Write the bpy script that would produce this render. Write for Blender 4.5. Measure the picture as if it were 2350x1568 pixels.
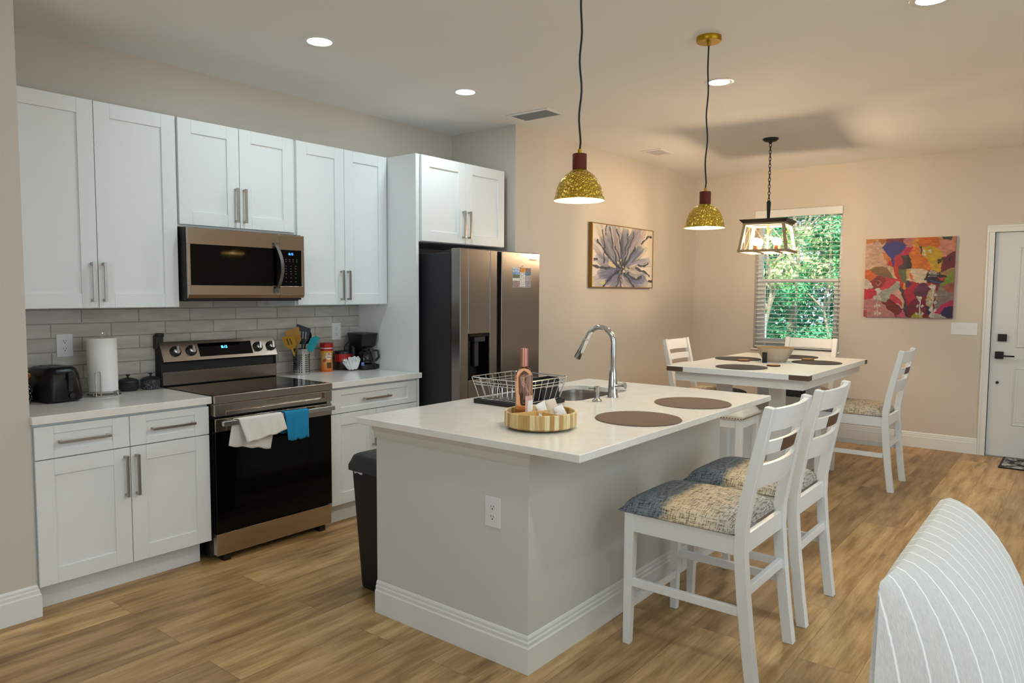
import bpy, bmesh, math, random
from math import sin, cos, pi, sqrt, atan2
from mathutils import Vector, Matrix, Euler

for o in list(bpy.data.objects):
    bpy.data.objects.remove(o)
SC = bpy.context.scene
COL = SC.collection

# ---------------------------------------------------------------- camera
cam = bpy.data.cameras.new('camera')
CAM = bpy.data.objects.new('camera', cam)
COL.objects.link(CAM)
cam.sensor_fit = 'HORIZONTAL'
cam.sensor_width = 36.0
cam.lens = 36.0 * 1663.8 / 2350.0
cam.clip_start = 0.05
CR = Vector((0.62365402, -0.78168133, 0.00547312))
CU = Vector((0.04961911, 0.04657345, 0.99768174))
CF = Vector((0.7801241, 0.62193666, -0.06783205))
M = Matrix(((CR.x, CU.x, -CF.x, -2.00653), (CR.y, CU.y, -CF.y, -4.28796), (CR.z, CU.z, -CF.z, 1.47858), (0, 0, 0, 1)))
CAM.matrix_world = M
SC.camera = CAM

# ---------------------------------------------------------------- world, sun, exposure
CEIL = 2.796
WORLD = bpy.data.worlds.new('sky')
SC.world = WORLD
WORLD.use_nodes = True
bg = WORLD.node_tree.nodes['Background']
bg.inputs[0].default_value = (0.62, 0.80, 1.0, 1)
bg.inputs[1].default_value = 2.0
vs = SC.view_settings
vs.view_transform = 'Standard'
vs.look = 'None'
vs.gamma = 1.0
vs.use_curve_mapping = False
vs.exposure = 0.07
SC.cycles.use_denoising = True
SC.cycles.max_bounces = 8
SC.cycles.sample_clamp_indirect = 6.0


def light(name, kind, loc, energy, color, rot=(0, 0, 0), **kw):
    l = bpy.data.lights.new(name, kind)
    l.energy = energy
    l.color = color
    for k, v in kw.items():
        setattr(l, k, v)
    o = bpy.data.objects.new(name, l)
    o.location = loc
    o.rotation_euler = rot
    COL.objects.link(o)
    return o


# sun on the garden (travels away from the house, so none enters the room)
light('sun', 'SUN', (0, 0, 12), 7.0, (1.0, 0.93, 0.78), (0.35, -0.75, 0.0), angle=0.01)
COOL = (0.74, 0.93, 1.0)
DOWN_W = 5.6
# added unseen fill lights behind the camera, tinted like daylight
light('added_fill_side', 'AREA', (0.3, -6.92, 1.30), 230.0, (0.74, 0.94, 1.0), (-pi / 2 - 0.5, 0, 0), shape='RECTANGLE', size=2.9, size_y=1.9)
light('added_fill_rear', 'AREA', (-4.50, -3.6, 1.45), 20.0, (0.74, 0.94, 1.0), (0, -pi / 2 - 0.75, 0), shape='RECTANGLE', size=1.4, size_y=2.6)

# ---------------------------------------------------------------- helpers
ROOT = {}


def srgb(c):
    if isinstance(c, str):
        c = tuple(int(c[i:i + 2], 16) / 255 for i in (0, 2, 4))
    return tuple(x / 12.92 if x <= 0.04045 else ((x + 0.055) / 1.055) ** 2.4 for x in c)


class MB:
    """collects shapes in world (or local) coordinates and links them as ONE mesh"""

    def __init__(s):
        s.v = []
        s.f = []
        s.mi = []
        s.cur = 0

    def add(s, vs, fs):
        n = len(s.v)
        s.v += [tuple(p) for p in vs]
        s.f += [tuple(i + n for i in f) for f in fs]
        s.mi += [s.cur] * len(fs)
        return s

    def box(s, x0, x1, y0, y1, z0, z1):
        if x0 > x1: x0, x1 = x1, x0
        if y0 > y1: y0, y1 = y1, y0
        if z0 > z1: z0, z1 = z1, z0
        return s.add([(x0, y0, z0), (x1, y0, z0), (x1, y1, z0), (x0, y1, z0), (x0, y0, z1), (x1, y0, z1), (x1, y1, z1), (x0, y1, z1)],
                     [(0, 3, 2, 1), (4, 5, 6, 7), (0, 1, 5, 4), (1, 2, 6, 5), (2, 3, 7, 6), (3, 0, 4, 7)])

    def hexa(s, a, b):
        """solid between two quads a (4 pts) and b (4 pts)"""
        return s.add(list(a) + list(b), [(3, 2, 1, 0), (4, 5, 6, 7), (0, 1, 5, 4), (1, 2, 6, 5), (2, 3, 7, 6), (3, 0, 4, 7)])

    def prism(s, poly, axis, a, b):
        """2-D polygon extruded along an axis; poly in the other two axes in cyclic order (x:yz, y:xz, z:xy)"""
        def P(u, v, t):
            return {'x': (t, u, v), 'y': (u, t, v), 'z': (u, v, t)}[axis]
        n = len(poly)
        vs = [P(u, v, a) for u, v in poly] + [P(u, v, b) for u, v in poly]
        fs = [tuple(range(n - 1, -1, -1)), tuple(range(n, 2 * n))]
        fs += [(i, (i + 1) % n, n + (i + 1) % n, n + i) for i in range(n)]
        return s.add(vs, fs)

    def lathe(s, prof, c=(0, 0, 0), seg=32, axis='z', cap0=True, cap1=True, sx=1, sy=1):
        """prof = [(r, h)...] revolved about an axis through c"""
        vs = []
        for r, h in prof:
            for k in range(seg):
                a = 2 * pi * k / seg
                u, v = r * cos(a) * sx, r * sin(a) * sy
                p = {'z': (u, v, h), 'x': (h, u, v), 'y': (u, h, v)}[axis]
                vs.append((c[0] + p[0], c[1] + p[1], c[2] + p[2]))
        fs = []
        for i in range(len(prof) - 1):
            for k in range(seg):
                k2 = (k + 1) % seg
                fs.append((i * seg + k, i * seg + k2, (i + 1) * seg + k2, (i + 1) * seg + k))
        if cap0: fs.append(tuple(range(seg - 1, -1, -1)))
        if cap1: fs.append(tuple((len(prof) - 1) * seg + k for k in range(seg)))
        return s.add(vs, fs)

    def cyl(s, c, r, z0, z1, seg=24):
        return s.lathe([(r, z0), (r, z1)], c, seg)

    def tube(s, pts, r, seg=8, closed=False, radii=None):
        pts = [Vector(p) for p in pts]
        n = len(pts)
        vs = []
        up = None
        for i in range(n):
            if closed:
                t = pts[(i + 1) % n] - pts[i - 1]
            else:
                t = pts[min(i + 1, n - 1)] - pts[max(i - 1, 0)]
            t.normalize()
            if up is None:
                up = t.orthogonal().normalized()
            up = (up - t * up.dot(t))
            if up.length < 1e-6:
                up = t.orthogonal()
            up.normalize()
            w = t.cross(up)
            rr = radii[i] if radii else r
            for k in range(seg):
                a = 2 * pi * k / seg
                vs.append(pts[i] + up * (rr * cos(a)) + w * (rr * sin(a)))
        fs = []
        for i in range(n if closed else n - 1):
            j = (i + 1) % n
            for k in range(seg):
                k2 = (k + 1) % seg
                fs.append((i * seg + k, i * seg + k2, j * seg + k2, j * seg + k))
        if not closed:
            fs.append(tuple(range(seg - 1, -1, -1)))
            fs.append(tuple((n - 1) * seg + k for k in range(seg)))
        return s.add(vs, fs)

    def sphere(s, c, r, seg=16, rings=10, sz=1.0):
        prof = [(max(r * sin(pi * i / rings), 1e-4), -r * sz * cos(pi * i / rings)) for i in range(rings + 1)]
        return s.lathe(prof, c, seg)

    def grid(s, fn, nu, nv, closed_u=False):
        vs = [fn(i / nu if not closed_u else i / nu, j / nv) for j in range(nv + 1) for i in range(nu + (0 if closed_u else 1))]
        w = nu if closed_u else nu + 1
        fs = []
        for j in range(nv):
            for i in range(nu):
                i2 = (i + 1) % w
                fs.append((j * w + i, j * w + i2, (j + 1) * w + i2, (j + 1) * w + i))
        return s.add(vs, fs)

    def build(s, name, mat, parent=None, bev=0.0, smooth=False, ang=40, sub=0, solid=0.0, fix=True, segs=2):
        me = bpy.data.meshes.new(name)
        off = Vector((0, 0, 0))
        p = parent
        if parent is not None:
            off = ROOT[parent.name]
        me.from_pydata([Vector(v) - off for v in s.v], [], s.f)
        mats = mat if isinstance(mat, (list, tuple)) else [mat]
        for m in mats:
            me.materials.append(m)
        if len(mats) > 1:
            me.polygons.foreach_set('material_index', s.mi)
        if fix or smooth:
            bm = bmesh.new()
            bm.from_mesh(me)
            if fix:
                bmesh.ops.recalc_face_normals(bm, faces=bm.faces)
            if smooth:
                lim = math.radians(ang)
                for f in bm.faces:
                    f.smooth = True
                for e in bm.edges:
                    if len(e.link_faces) == 2 and e.calc_face_angle(0) > lim:
                        e.smooth = False
            bm.to_mesh(me)
            bm.free()
        o = bpy.data.objects.new(name, me)
        COL.objects.link(o)
        if parent is not None:
            o.parent = parent
            ROOT[o.name] = off
        if sub:
            md = o.modifiers.new('sub', 'SUBSURF')
            md.levels = md.render_levels = sub
        if solid:
            md = o.modifiers.new('solid', 'SOLIDIFY')
            md.thickness = solid
            md.offset = 0
        if bev:
            md = o.modifiers.new('bev', 'BEVEL')
            md.width = bev
            md.segments = segs
            md.limit_method = 'ANGLE'
            md.angle_limit = math.radians(40)
            for pl in me.polygons:
                pl.use_smooth = True
            md.harden_normals = True
        return o


def tag(o, label, cat, group=None, kind=None):
    o['label'] = label
    o['category'] = cat
    if group: o['group'] = group
    if kind: o['kind'] = kind
    return o


def thing(name, label, cat, loc, group=None):
    o = bpy.data.objects.new(name, None)
    o.empty_display_size = 0.1
    o.location = loc
    COL.objects.link(o)
    ROOT[o.name] = Vector(loc)
    return tag(o, label, cat, group)


def struct(name, mb, mat, **kw):
    o = mb.build(name, mat, **kw)
    o['kind'] = 'structure'
    return o


def dup(root, loc, rotz, label, group=None):
    r = root.copy()
    COL.objects.link(r)
    r.location = loc
    r.rotation_euler = (0, 0, rotz)
    r['label'] = label
    if group: r['group'] = group
    for ch in list(root.children):
        c = ch.copy()
        COL.objects.link(c)
        c.parent = r
        for g in list(ch.children):
            d = g.copy()
            COL.objects.link(d)
            d.parent = c
    return r


def text(name, body, size, mat, loc, rot, parent, ext=0.0003):
    cu = bpy.data.curves.new(name, 'FONT')
    cu.body = body
    cu.size = size
    cu.align_x = 'CENTER'
    cu.align_y = 'CENTER'
    cu.extrude = ext
    o = bpy.data.objects.new(name, cu)
    COL.objects.link(o)
    bpy.context.view_layer.update()
    me = bpy.data.meshes.new_from_object(o.evaluated_get(bpy.context.evaluated_depsgraph_get()))
    bpy.data.objects.remove(o)
    me.materials.clear()
    me.materials.append(mat)
    me.transform(Matrix.Translation(Vector(loc) - ROOT[parent.name]) @ Euler(rot).to_matrix().to_4x4())
    o = bpy.data.objects.new(name, me)
    COL.objects.link(o)
    o.parent = parent
    ROOT[o.name] = ROOT[parent.name]
    return o


# ---------------------------------------------------------------- materials
class N:
    def __init__(s, name):
        s.m = bpy.data.materials.new(name)
        s.m.use_nodes = True
        s.t = s.m.node_tree
        s.b = s.t.nodes['Principled BSDF']
        s.out = s.t.nodes['Material Output']

    def n(s, kind, **kw):
        nd = s.t.nodes.new('ShaderNode' + kind)
        for k, v in kw.items():
            if k[0] == '_':
                key = k[1:]
                key = int(key) if key.isdigit() else key.replace('__', ' ')
                nd.inputs[key].default_value = v
            else:
                setattr(nd, k, v)
        return nd

    def l(s, a, b):
        s.t.links.new(a, b)

    def set(s, **kw):
        for k, v in kw.items():
            s.b.inputs[k.replace('_', ' ')].default_value = v

    def coord(s, scale=(1, 1, 1), rot=(0, 0, 0), which='Object'):
        tc = s.n('TexCoord')
        mp = s.n('Mapping')
        mp.inputs['Scale'].default_value = scale
        mp.inputs['Rotation'].default_value = rot
        s.l(tc.outputs[which], mp.inputs['Vector'])
        return mp.outputs[0]

    def noise(s, vec, scale, detail=3, rough=0.5):
        nd = s.n('TexNoise')
        nd.inputs['Scale'].default_value = scale
        nd.inputs['Detail'].default_value = detail
        nd.inputs['Roughness'].default_value = rough
        if vec is not None: s.l(vec, nd.inputs['Vector'])
        return nd.outputs['Fac']

    def ramp(s, fac, stops):
        nd = s.n('ValToRGB')
        e = nd.color_ramp.elements
        while len(e) < len(stops):
            e.new(0.5)
        for el, (p, c) in zip(e, stops):
            el.position = p
            el.color = (*srgb(c), 1)
        s.l(fac, nd.inputs[0])
        return nd.outputs[0]

    def mix(s, fac, a, b, mode='MIX'):
        nd = s.n('Mix', data_type='RGBA', blend_type=mode)
        for i, x in ((0, fac), (6, a), (7, b)):
            if hasattr(x, 'is_linked') or isinstance(x, bpy.types.NodeSocket):
                s.l(x, nd.inputs[i])
            else:
                nd.inputs[i].default_value = x if not isinstance(x, str) else (*srgb(x), 1)
        return nd.outputs[2]

    def bump(s, h, strength=0.2, dist=0.002):
        nd = s.n('Bump')
        nd.inputs['Strength'].default_value = strength
        nd.inputs['Distance'].default_value = dist
        s.l(h, nd.inputs['Height'])
        s.l(nd.outputs[0], s.b.inputs['Normal'])


def plain(name, color, rough=0.5, metal=0.0, bump=0.0, bscale=60, vary=0.0, vscale=6, **kw):
    m = N(name)
    c = srgb(color)
    m.set(Base_Color=(*c, 1), Roughness=rough, Metallic=metal)
    for k, v in kw.items():
        m.b.inputs[k.replace('_', ' ')].default_value = v
    if bump or vary:
        vec = m.coord()
    if bump:
        m.bump(m.noise(vec, bscale, 4), bump, 0.002)
    if vary:
        f = m.noise(vec, vscale, 3)
        lo = tuple(x * (1 - vary) for x in c)
        hi = tuple(min(1, x * (1 + vary)) for x in c)
        m.l(m.mix(f, (*lo, 1), (*hi, 1)), m.b.inputs['Base Color'])
    return m.m


def emit(name, color, strength):
    m = N(name)
    c = (*srgb(color), 1)
    m.set(Base_Color=c, Emission_Color=c, Emission_Strength=strength, Roughness=0.4)
    return m.m


def attr_mat(name, rough=0.6, bump=0.15, bscale=90):
    m = N(name)
    a = m.n('Attribute', attribute_name='paint')
    m.l(a.outputs['Color'], m.b.inputs['Base Color'])
    m.set(Roughness=rough)
    m.bump(m.noise(m.coord(), bscale, 4), bump, 0.002)
    return m.m


def glass_thin(name, tint='ffffff', refl=0.08, rough=0.02):
    m = N(name)
    tr = m.n('BsdfTransparent')
    tr.inputs[0].default_value = (*srgb(tint), 1)
    gl = m.n('BsdfGlossy')
    gl.inputs['Roughness'].default_value = rough
    fr = m.n('Fresnel')
    fr.inputs[0].default_value = 1.45
    mx = m.n('MixShader')
    m.l(fr.outputs[0], mx.inputs[0])
    m.l(tr.outputs[0], mx.inputs[1])
    m.l(gl.outputs[0], mx.inputs[2])
    m.l(mx.outputs[0], m.out.inputs[0])
    return m.m


def floor_mat():
    m = N('oak_planks')
    br = m.n('TexBrick', offset=0.37, offset_frequency=2)
    vec = m.coord()
    m.l(vec, br.inputs['Vector'])
    br.inputs['Color1'].default_value = (0, 0, 0, 1)
    br.inputs['Color2'].default_value = (1, 1, 1, 1)
    br.inputs['Mortar'].default_value = (0.3, 0.3, 0.3, 1)
    br.inputs['Scale'].default_value = 1.0
    br.inputs['Mortar Size'].default_value = 0.0008
    br.inputs['Mortar Smooth'].default_value = 0.2
    br.inputs['Brick Width'].default_value = 1.52
    br.inputs['Row Height'].default_value = 0.228
    sep = m.n('SeparateColor')
    m.l(br.outputs['Color'], sep.inputs[0])
    # grain: coordinates shifted per plank
    add = m.n('VectorMath', operation='MULTIPLY_ADD')
    m.l(br.outputs['Color'], add.inputs[0])
    add.inputs[1].default_value = (7.3, 3.1, 5.0)
    m.l(vec, add.inputs[2])
    mp = m.n('Mapping')
    mp.inputs['Scale'].default_value = (1.0, 6.5, 1)
    m.l(add.outputs[0], mp.inputs[0])
    g1 = m.noise(mp.outputs[0], 2.2, 5, 0.62)
    mp2 = m.n('Mapping')
    mp2.inputs['Scale'].default_value = (2.5, 60.0, 1)
    m.l(add.outputs[0], mp2.inputs[0])
    g2 = m.noise(mp2.outputs[0], 2.0, 4, 0.6)
    base = m.ramp(g1, [(0.24, '6e5436'), (0.40, '9a7c53'), (0.55, 'b4966c'), (0.75, 'c6aa82')])
    tone = m.ramp(sep.outputs[0], [(0.0, 'a08e7a'), (0.35, 'd8cab8'), (0.7, 'bfae9a'), (1.0, 'f4ece0')])
    c = m.mix(0.75, base, tone, 'MULTIPLY')
    kn = m.n('TexWave', wave_type='BANDS', bands_direction='Y')
    kn.inputs['Scale'].default_value = 0.6
    kn.inputs['Distortion'].default_value = 7.0
    kn.inputs['Detail'].default_value = 3.0
    kn.inputs['Detail Scale'].default_value = 1.4
    m.l(mp.outputs[0], kn.inputs['Vector'])
    c = m.mix(0.14, c, m.ramp(kn.outputs['Fac'], [(0.0, '9a8a78'), (0.35, 'f4efe8'), (1.0, 'ffffff')]), 'MULTIPLY')
    fine = m.ramp(g2, [(0.3, 'b8aca0'), (0.6, 'ffffff')])
    c = m.mix(0.4, c, fine, 'MULTIPLY')
    seam = m.mix(br.outputs['Fac'], c, '4a3523')
    gain = m.n('Mix', data_type='RGBA', blend_type='MULTIPLY')
    gain.inputs[0].default_value = 1.0
    m.l(seam, gain.inputs[6])
    gain.inputs[7].default_value = (1.70, 1.74, 1.70, 1)
    m.l(gain.outputs[2], m.b.inputs['Base Color'])
    m.set(Roughness=0.42)
    m.bump(g2, 0.06, 0.001)
    return m.m


def tile_mat():
    m = N('backsplash_tile')
    vec = m.coord(rot=(pi / 2, 0, 0))
    vec.node.inputs['Location'].default_value = (-0.067, 0.022, 0)
    br = m.n('TexBrick', offset=0.5)
    m.l(vec, br.inputs['Vector'])
    br.inputs['Color1'].default_value = (*srgb('c3bdb4'), 1)
    br.inputs['Color2'].default_value = (*srgb('d2cdc5'), 1)
    br.inputs['Mortar'].default_value = (*srgb('a39d95'), 1)
    br.inputs['Scale'].default_value = 1.0
    br.inputs['Mortar Size'].default_value = 0.0035
    br.inputs['Mortar Smooth'].default_value = 0.1
    br.inputs['Brick Width'].default_value = 0.303
    br.inputs['Row Height'].default_value = 0.075
    mp = m.n('Mapping')
    mp.inputs['Scale'].default_value = (1.5, 6, 1)
    m.l(vec, mp.inputs[0])
    v = m.ramp(m.noise(mp.outputs[0], 4, 4), [(0.3, 'e0dbd4'), (0.7, 'ffffff')])
    m.l(m.mix(0.9, br.outputs['Color'], v, 'MULTIPLY'), m.b.inputs['Base Color'])
    m.set(Roughness=0.28)
    inv = m.n('Math', operation='SUBTRACT')
    inv.inputs[0].default_value = 1.0
    m.l(br.outputs['Fac'], inv.inputs[1])
    m.bump(inv.outputs[0], 0.5, 0.002)
    return m.m


def quartz_mat():
    m = N('white_quartz')
    vec = m.coord()
    vo = m.n('TexVoronoi')
    vo.inputs['Scale'].default_value = 210
    m.l(vec, vo.inputs['Vector'])
    sp = m.ramp(vo.outputs['Distance'], [(0.10, 'aaa59c'), (0.24, 'ffffff')])
    big = m.ramp(m.noise(vec, 14, 5), [(0.40, 'ebe7e0'), (0.62, 'efece6')])
    k = m.ramp(m.noise(vec, 95, 2), [(0.55, '000000'), (0.62, 'ffffff')])
    c = m.mix(k, big, m.mix(0.85, big, sp, 'MULTIPLY'))
    m.l(c, m.b.inputs['Base Color'])
    m.set(Roughness=0.16)
    return m.m


def steel_mat(name, color='9c948c', rough=0.26, axis=(2, 2, 300), bump=0.03):
    m = N(name)
    m.set(Base_Color=(*srgb(color), 1), Metallic=1.0, Roughness=rough, Anisotropic=0.35)
    m.bump(m.noise(m.coord(scale=axis), 6, 3), bump, 0.001)
    return m.m


def weave_mat(name):
    m = N(name)
    tc = m.n('TexCoord')
    sep = m.n('SeparateXYZ')
    m.l(tc.outputs['Object'], sep.inputs[0])
    def w(scale):
        mp = m.n('Mapping')
        mp.inputs['Scale'].default_value = scale
        m.l(tc.outputs['Object'], mp.inputs[0])
        return m.noise(mp.outputs[0], 1.0, 3, 0.65)
    a = w((24, 260, 40))
    b = w((260, 24, 260))
    mx = m.n('Math', operation='MULTIPLY')
    m.l(a, mx.inputs[0])
    m.l(b, mx.inputs[1])
    thr = m.ramp(mx.outputs[0], [(0.15, '2e2f32'), (0.205, '9c9994'), (0.26, 'ffffff')])
    # bands front to back: slate, tan, pale grey
    nz = w((30, 14, 14))
    ad = m.n('Math', operation='MULTIPLY_ADD')
    m.l(nz, ad.inputs[0])
    ad.inputs[1].default_value = 0.07
    m.l(sep.outputs[1], ad.inputs[2])
    mr = m.n('MapRange')
    mr.inputs['From Min'].default_value = -0.22
    mr.inputs['From Max'].default_value = 0.36
    m.l(ad.outputs[0], mr.inputs[0])
    band = m.ramp(mr.outputs[0], [(0.0, 'b0aba4'), (0.20, 'c0b8ac'), (0.34, 'dccbb0'), (0.62, 'dcc6a2'), (0.66, '868b90'), (1.0, '767b80')])
    m.l(m.mix(0.88, band, thr, 'MULTIPLY'), m.b.inputs['Base Color'])
    m.set(Roughness=0.9)
    m.bump(mx.outputs[0], 0.4, 0.003)
    return m.m


def hammered_mat():
    m = N('hammered_brass')
    vec = m.coord()
    vo = m.n('TexVoronoi', feature='DISTANCE_TO_EDGE')
    vo.inputs['Scale'].default_value = 78
    m.l(vec, vo.inputs['Vector'])
    c = m.ramp(vo.outputs['Distance'], [(0.012, '5a5024'), (0.06, 'e2b640')])
    m.l(c, m.b.inputs['Base Color'])
    m.set(Metallic=0.8, Roughness=0.34)
    m.bump(vo.outputs['Distance'], 0.9, 0.012)
    return m.m


def placemat_mat(name, col):
    m = N(name)
    tc = m.n('TexCoord')
    wv = m.n('TexWave', wave_type='RINGS', rings_direction='Z')
    wv.inputs['Scale'].default_value = 46
    wv.inputs['Distortion'].default_value = 0.5
    m.l(tc.outputs['Object'], wv.inputs['Vector'])
    c = srgb(col)
    d = tuple(x * 0.42 for x in c)
    n2 = m.noise(tc.outputs['Object'], 260, 2)
    mm = m.mix(wv.outputs['Fac'], (*d, 1), (*c, 1))
    m.l(m.mix(0.5, mm, m.ramp(n2, [(0.35, '8a8a8a'), (0.65, 'ffffff')]), 'MULTIPLY'), m.b.inputs['Base Color'])
    m.set(Roughness=0.75)
    m.bump(wv.outputs['Fac'], 0.6, 0.003)
    return m.m


def bamboo_mat():
    m = N('bamboo_strips')
    tc = m.n('TexCoord')
    sep = m.n('SeparateXYZ')
    m.l(tc.outputs['Object'], sep.inputs[0])
    at = m.n('Math', operation='ARCTAN2')
    m.l(sep.outputs[1], at.inputs[0])
    m.l(sep.outputs[0], at.inputs[1])
    mu = m.n('Math', operation='MULTIPLY')
    m.l(at.outputs[0], mu.inputs[0])
    mu.inputs[1].default_value = 7.5
    fl = m.n('Math', operation='FLOOR')
    m.l(mu.outputs[0], fl.inputs[0])
    wn = m.n('TexWhiteNoise', noise_dimensions='1D')
    m.l(fl.outputs[0], wn.inputs['W'])
    c = m.ramp(wn.outputs['Value'], [(0.0, 'b98f4e'), (0.25, 'd9bd84'), (0.6, 'e6d3a2'), (1.0, 'efe0ba')])
    nz = m.ramp(m.noise(m.coord(scale=(60, 60, 3)), 3, 3), [(0.3, 'd8c6a0'), (0.65, 'ffffff')])
    m.l(m.mix(0.7, c, nz, 'MULTIPLY'), m.b.inputs['Base Color'])
    m.set(Roughness=0.4)
    return m.m


def stripe_mat():
    m = N('striped_linen')
    tc = m.n('TexCoord')
    sep = m.n('SeparateXYZ')
    m.l(tc.outputs['Object'], sep.inputs[0])
    nz = m.noise(m.coord(scale=(1, 30, 30)), 2, 3)
    ad = m.n('Math', operation='MULTIPLY_ADD')
    m.l(nz, ad.inputs[0])
    ad.inputs[1].default_value = 0.004
    m.l(sep.outputs[0], ad.inputs[2])
    mo = m.n('Math', operation='PINGPONG')
    m.l(ad.outputs[0], mo.inputs[0])
    mo.inputs[1].default_value = 0.0325
    f = m.n('MapRange')
    f.inputs['From Min'].default_value = 0.0014
    f.inputs['From Max'].default_value = 0.0030
    m.l(mo.outputs[0], f.inputs[0])
    cl = m.mix(0.35, 'd3cec5', m.ramp(m.noise(m.coord(scale=(500, 60, 60)), 1, 2), [(0.3, 'a8a49e'), (0.7, 'dedad4')]))
    m.l(m.mix(f.outputs[0], 'f6f4ef', cl), m.b.inputs['Base Color'])
    m.set(Roughness=0.92)
    m.bump(m.noise(m.coord(scale=(400, 120, 120)), 1, 2), 0.25, 0.002)
    return m.m


def leaf_mat(name, a, b):
    m = N(name)
    c = m.ramp(m.noise(m.coord(), 1.6, 4), [(0.3, a), (0.65, b)])
    m.l(c, m.b.inputs['Base Color'])
    m.set(Roughness=0.6)
    return m.m


PAINT = plain('beige_wall_paint', 'd2c8bb', 0.75, bump=0.08, bscale=180)
CEILP = plain('ceiling_paint', 'eceae7', 0.85, bump=0.10, bscale=120)
ISLP = plain('island_paint', 'd3d2cc', 0.7, bump=0.08, bscale=180)
TRIM = plain('white_trim_paint', 'e8e8e4', 0.35)
CAB = plain('white_cabinet_paint', 'e9ebea', 0.38)
CABIN = plain('cabinet_gap_shadow_wood', 'b4b6b6', 0.6)
NICK = steel_mat('brushed_nickel', 'b0aaa3', 0.3, (300, 300, 300), 0.02)
STEEL = steel_mat('stainless_steel', 'b9aca1', 0.19, (2, 2, 300))
STEELV = steel_mat('stainless_steel_sheet', '8f8781', 0.24, (2, 2, 300))
DARKST = steel_mat('dark_steel_handle', '7d7a78', 0.3, (300, 300, 3))
CHROME = plain('chrome', 'dadada', 0.06, 1.0)
BLKGL = plain('black_glass', '050506', 0.05, Specular_IOR_Level=0.22)
BLKCER = plain('black_ceramic_glass', '0a0a0b', 0.07)
BLK = plain('black_plastic', '0d0e10', 0.38)
BLKM = plain('matte_black', '121315', 0.6)
CHAR = plain('charcoal_enamel', '24272b', 0.45)
WPL = plain('white_plastic', 'e6e6e6', 0.35)
SLOT = plain('socket_slot_dark', '222222', 0.6)
QUARTZ = quartz_mat()
FLOOR = floor_mat()
TILE = tile_mat()
WEAVE = weave_mat('woven_seat_fabric')
WHITEP = plain('white_chair_lacquer', 'e9e9e6', 0.35)
BROWNW = plain('dark_walnut_inlay', '5c4335', 0.5, vary=0.15, vscale=30)
BRASSH = hammered_mat()
GOLD = plain('satin_gold', 'b08a1a', 0.35, 0.85)
GOLDIN = plain('gold_shade_lining', 'f2d98c', 0.5, 0.2)
WALNUT = plain('walnut_wood', '5e2210', 0.6, Specular_IOR_Level=0.25, vary=0.2, vscale=25)
PLBRN = placemat_mat('woven_brown_vinyl', '86705f')
PLGRY = placemat_mat('woven_grey_vinyl', '565054')
BAMB = bamboo_mat()
STRIPE = stripe_mat()
BULB = emit('pendant_bulb_glow', 'ffe8c8', 240.0)
BULBL = emit('lantern_bulb_glow', 'ffdfb4', 480.0)
DISC = emit('downlight_diffuser', 'f4f8ff', 14.0)
PANE = glass_thin('window_glass')
PAPER = plain('paper_white', 'efefec', 0.9, bump=0.15, bscale=120)
ROSE = plain('rose_gold_foil', 'c98b7c', 0.35, 0.7)
CORDM = plain('black_cord', '101010', 0.6)

# ================================================================ ROOM
XF, YD = 5.885, -0.69          # window wall, dining wall
JX = 2.539
floor_mb = MB().box(-4.6, XF, -7.1, 0.1, -0.08, 0.0)
struct('floor', floor_mb, FLOOR)
struct('ceiling', MB().box(-4.6, 6.2, -7.1, 0.2, CEIL, CEIL + 0.12), CEILP)
struct('wall_kitchen', MB().box(-4.6, JX + 0.1, 0.0, 0.12, 0, CEIL), PAINT)
struct('wall_fridge', MB().box(JX, JX + 0.1, YD + 0.1, 0.0, 0, CEIL), PAINT)
struct('wall_dining', MB().box(JX, XF + 0.16, YD, YD + 0.1, 0, CEIL), PAINT)
WY0, WY1, WZ0, WZ1 = -1.392, -2.280, 0.885, 2.368
DY0, DY1, DZ = -3.583, -4.51, 2.045
w = MB()
for a in ((WY0, YD + 0.1, 0, CEIL), (DY0, WY1, 0, CEIL), (WY1, WY0, 0, WZ0), (WY1, WY0, WZ1, CEIL), (DY1, DY0, DZ, CEIL), (-7.1, DY1, 0, CEIL)):
    w.box(XF, XF + 0.16, a[0], a[1], a[2], a[3])
struct('wall_window', w, PAINT)
struct('wall_left', MB().box(-0.985, -0.846, -0.622, 0.0, 0, CEIL), PAINT)
w = MB()
for a in ((-7.1, -4.9, 0, CEIL), (-4.9, -2.3, 0, 0.7), (-4.9, -2.3, 2.2, CEIL), (-2.3, 0.12, 0, CEIL)):  # opening added in this unseen wall to go with the rear fill light
    w.box(-4.72, -4.6, a[0], a[1], a[2], a[3])
struct('wall_rear', w, PAINT)
w = MB()
for a in ((-4.6, -1.3, 0, CEIL), (-1.3, 1.9, 2.35, CEIL), (-1.3, 1.9, 0, 0.20), (1.9, XF, 0, CEIL)):  # wide opening invented here for the side fill light
    w.box(a[0], a[1], -7.1, -7.0, a[2], a[3])
struct('wall_right', w, PAINT)


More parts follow.
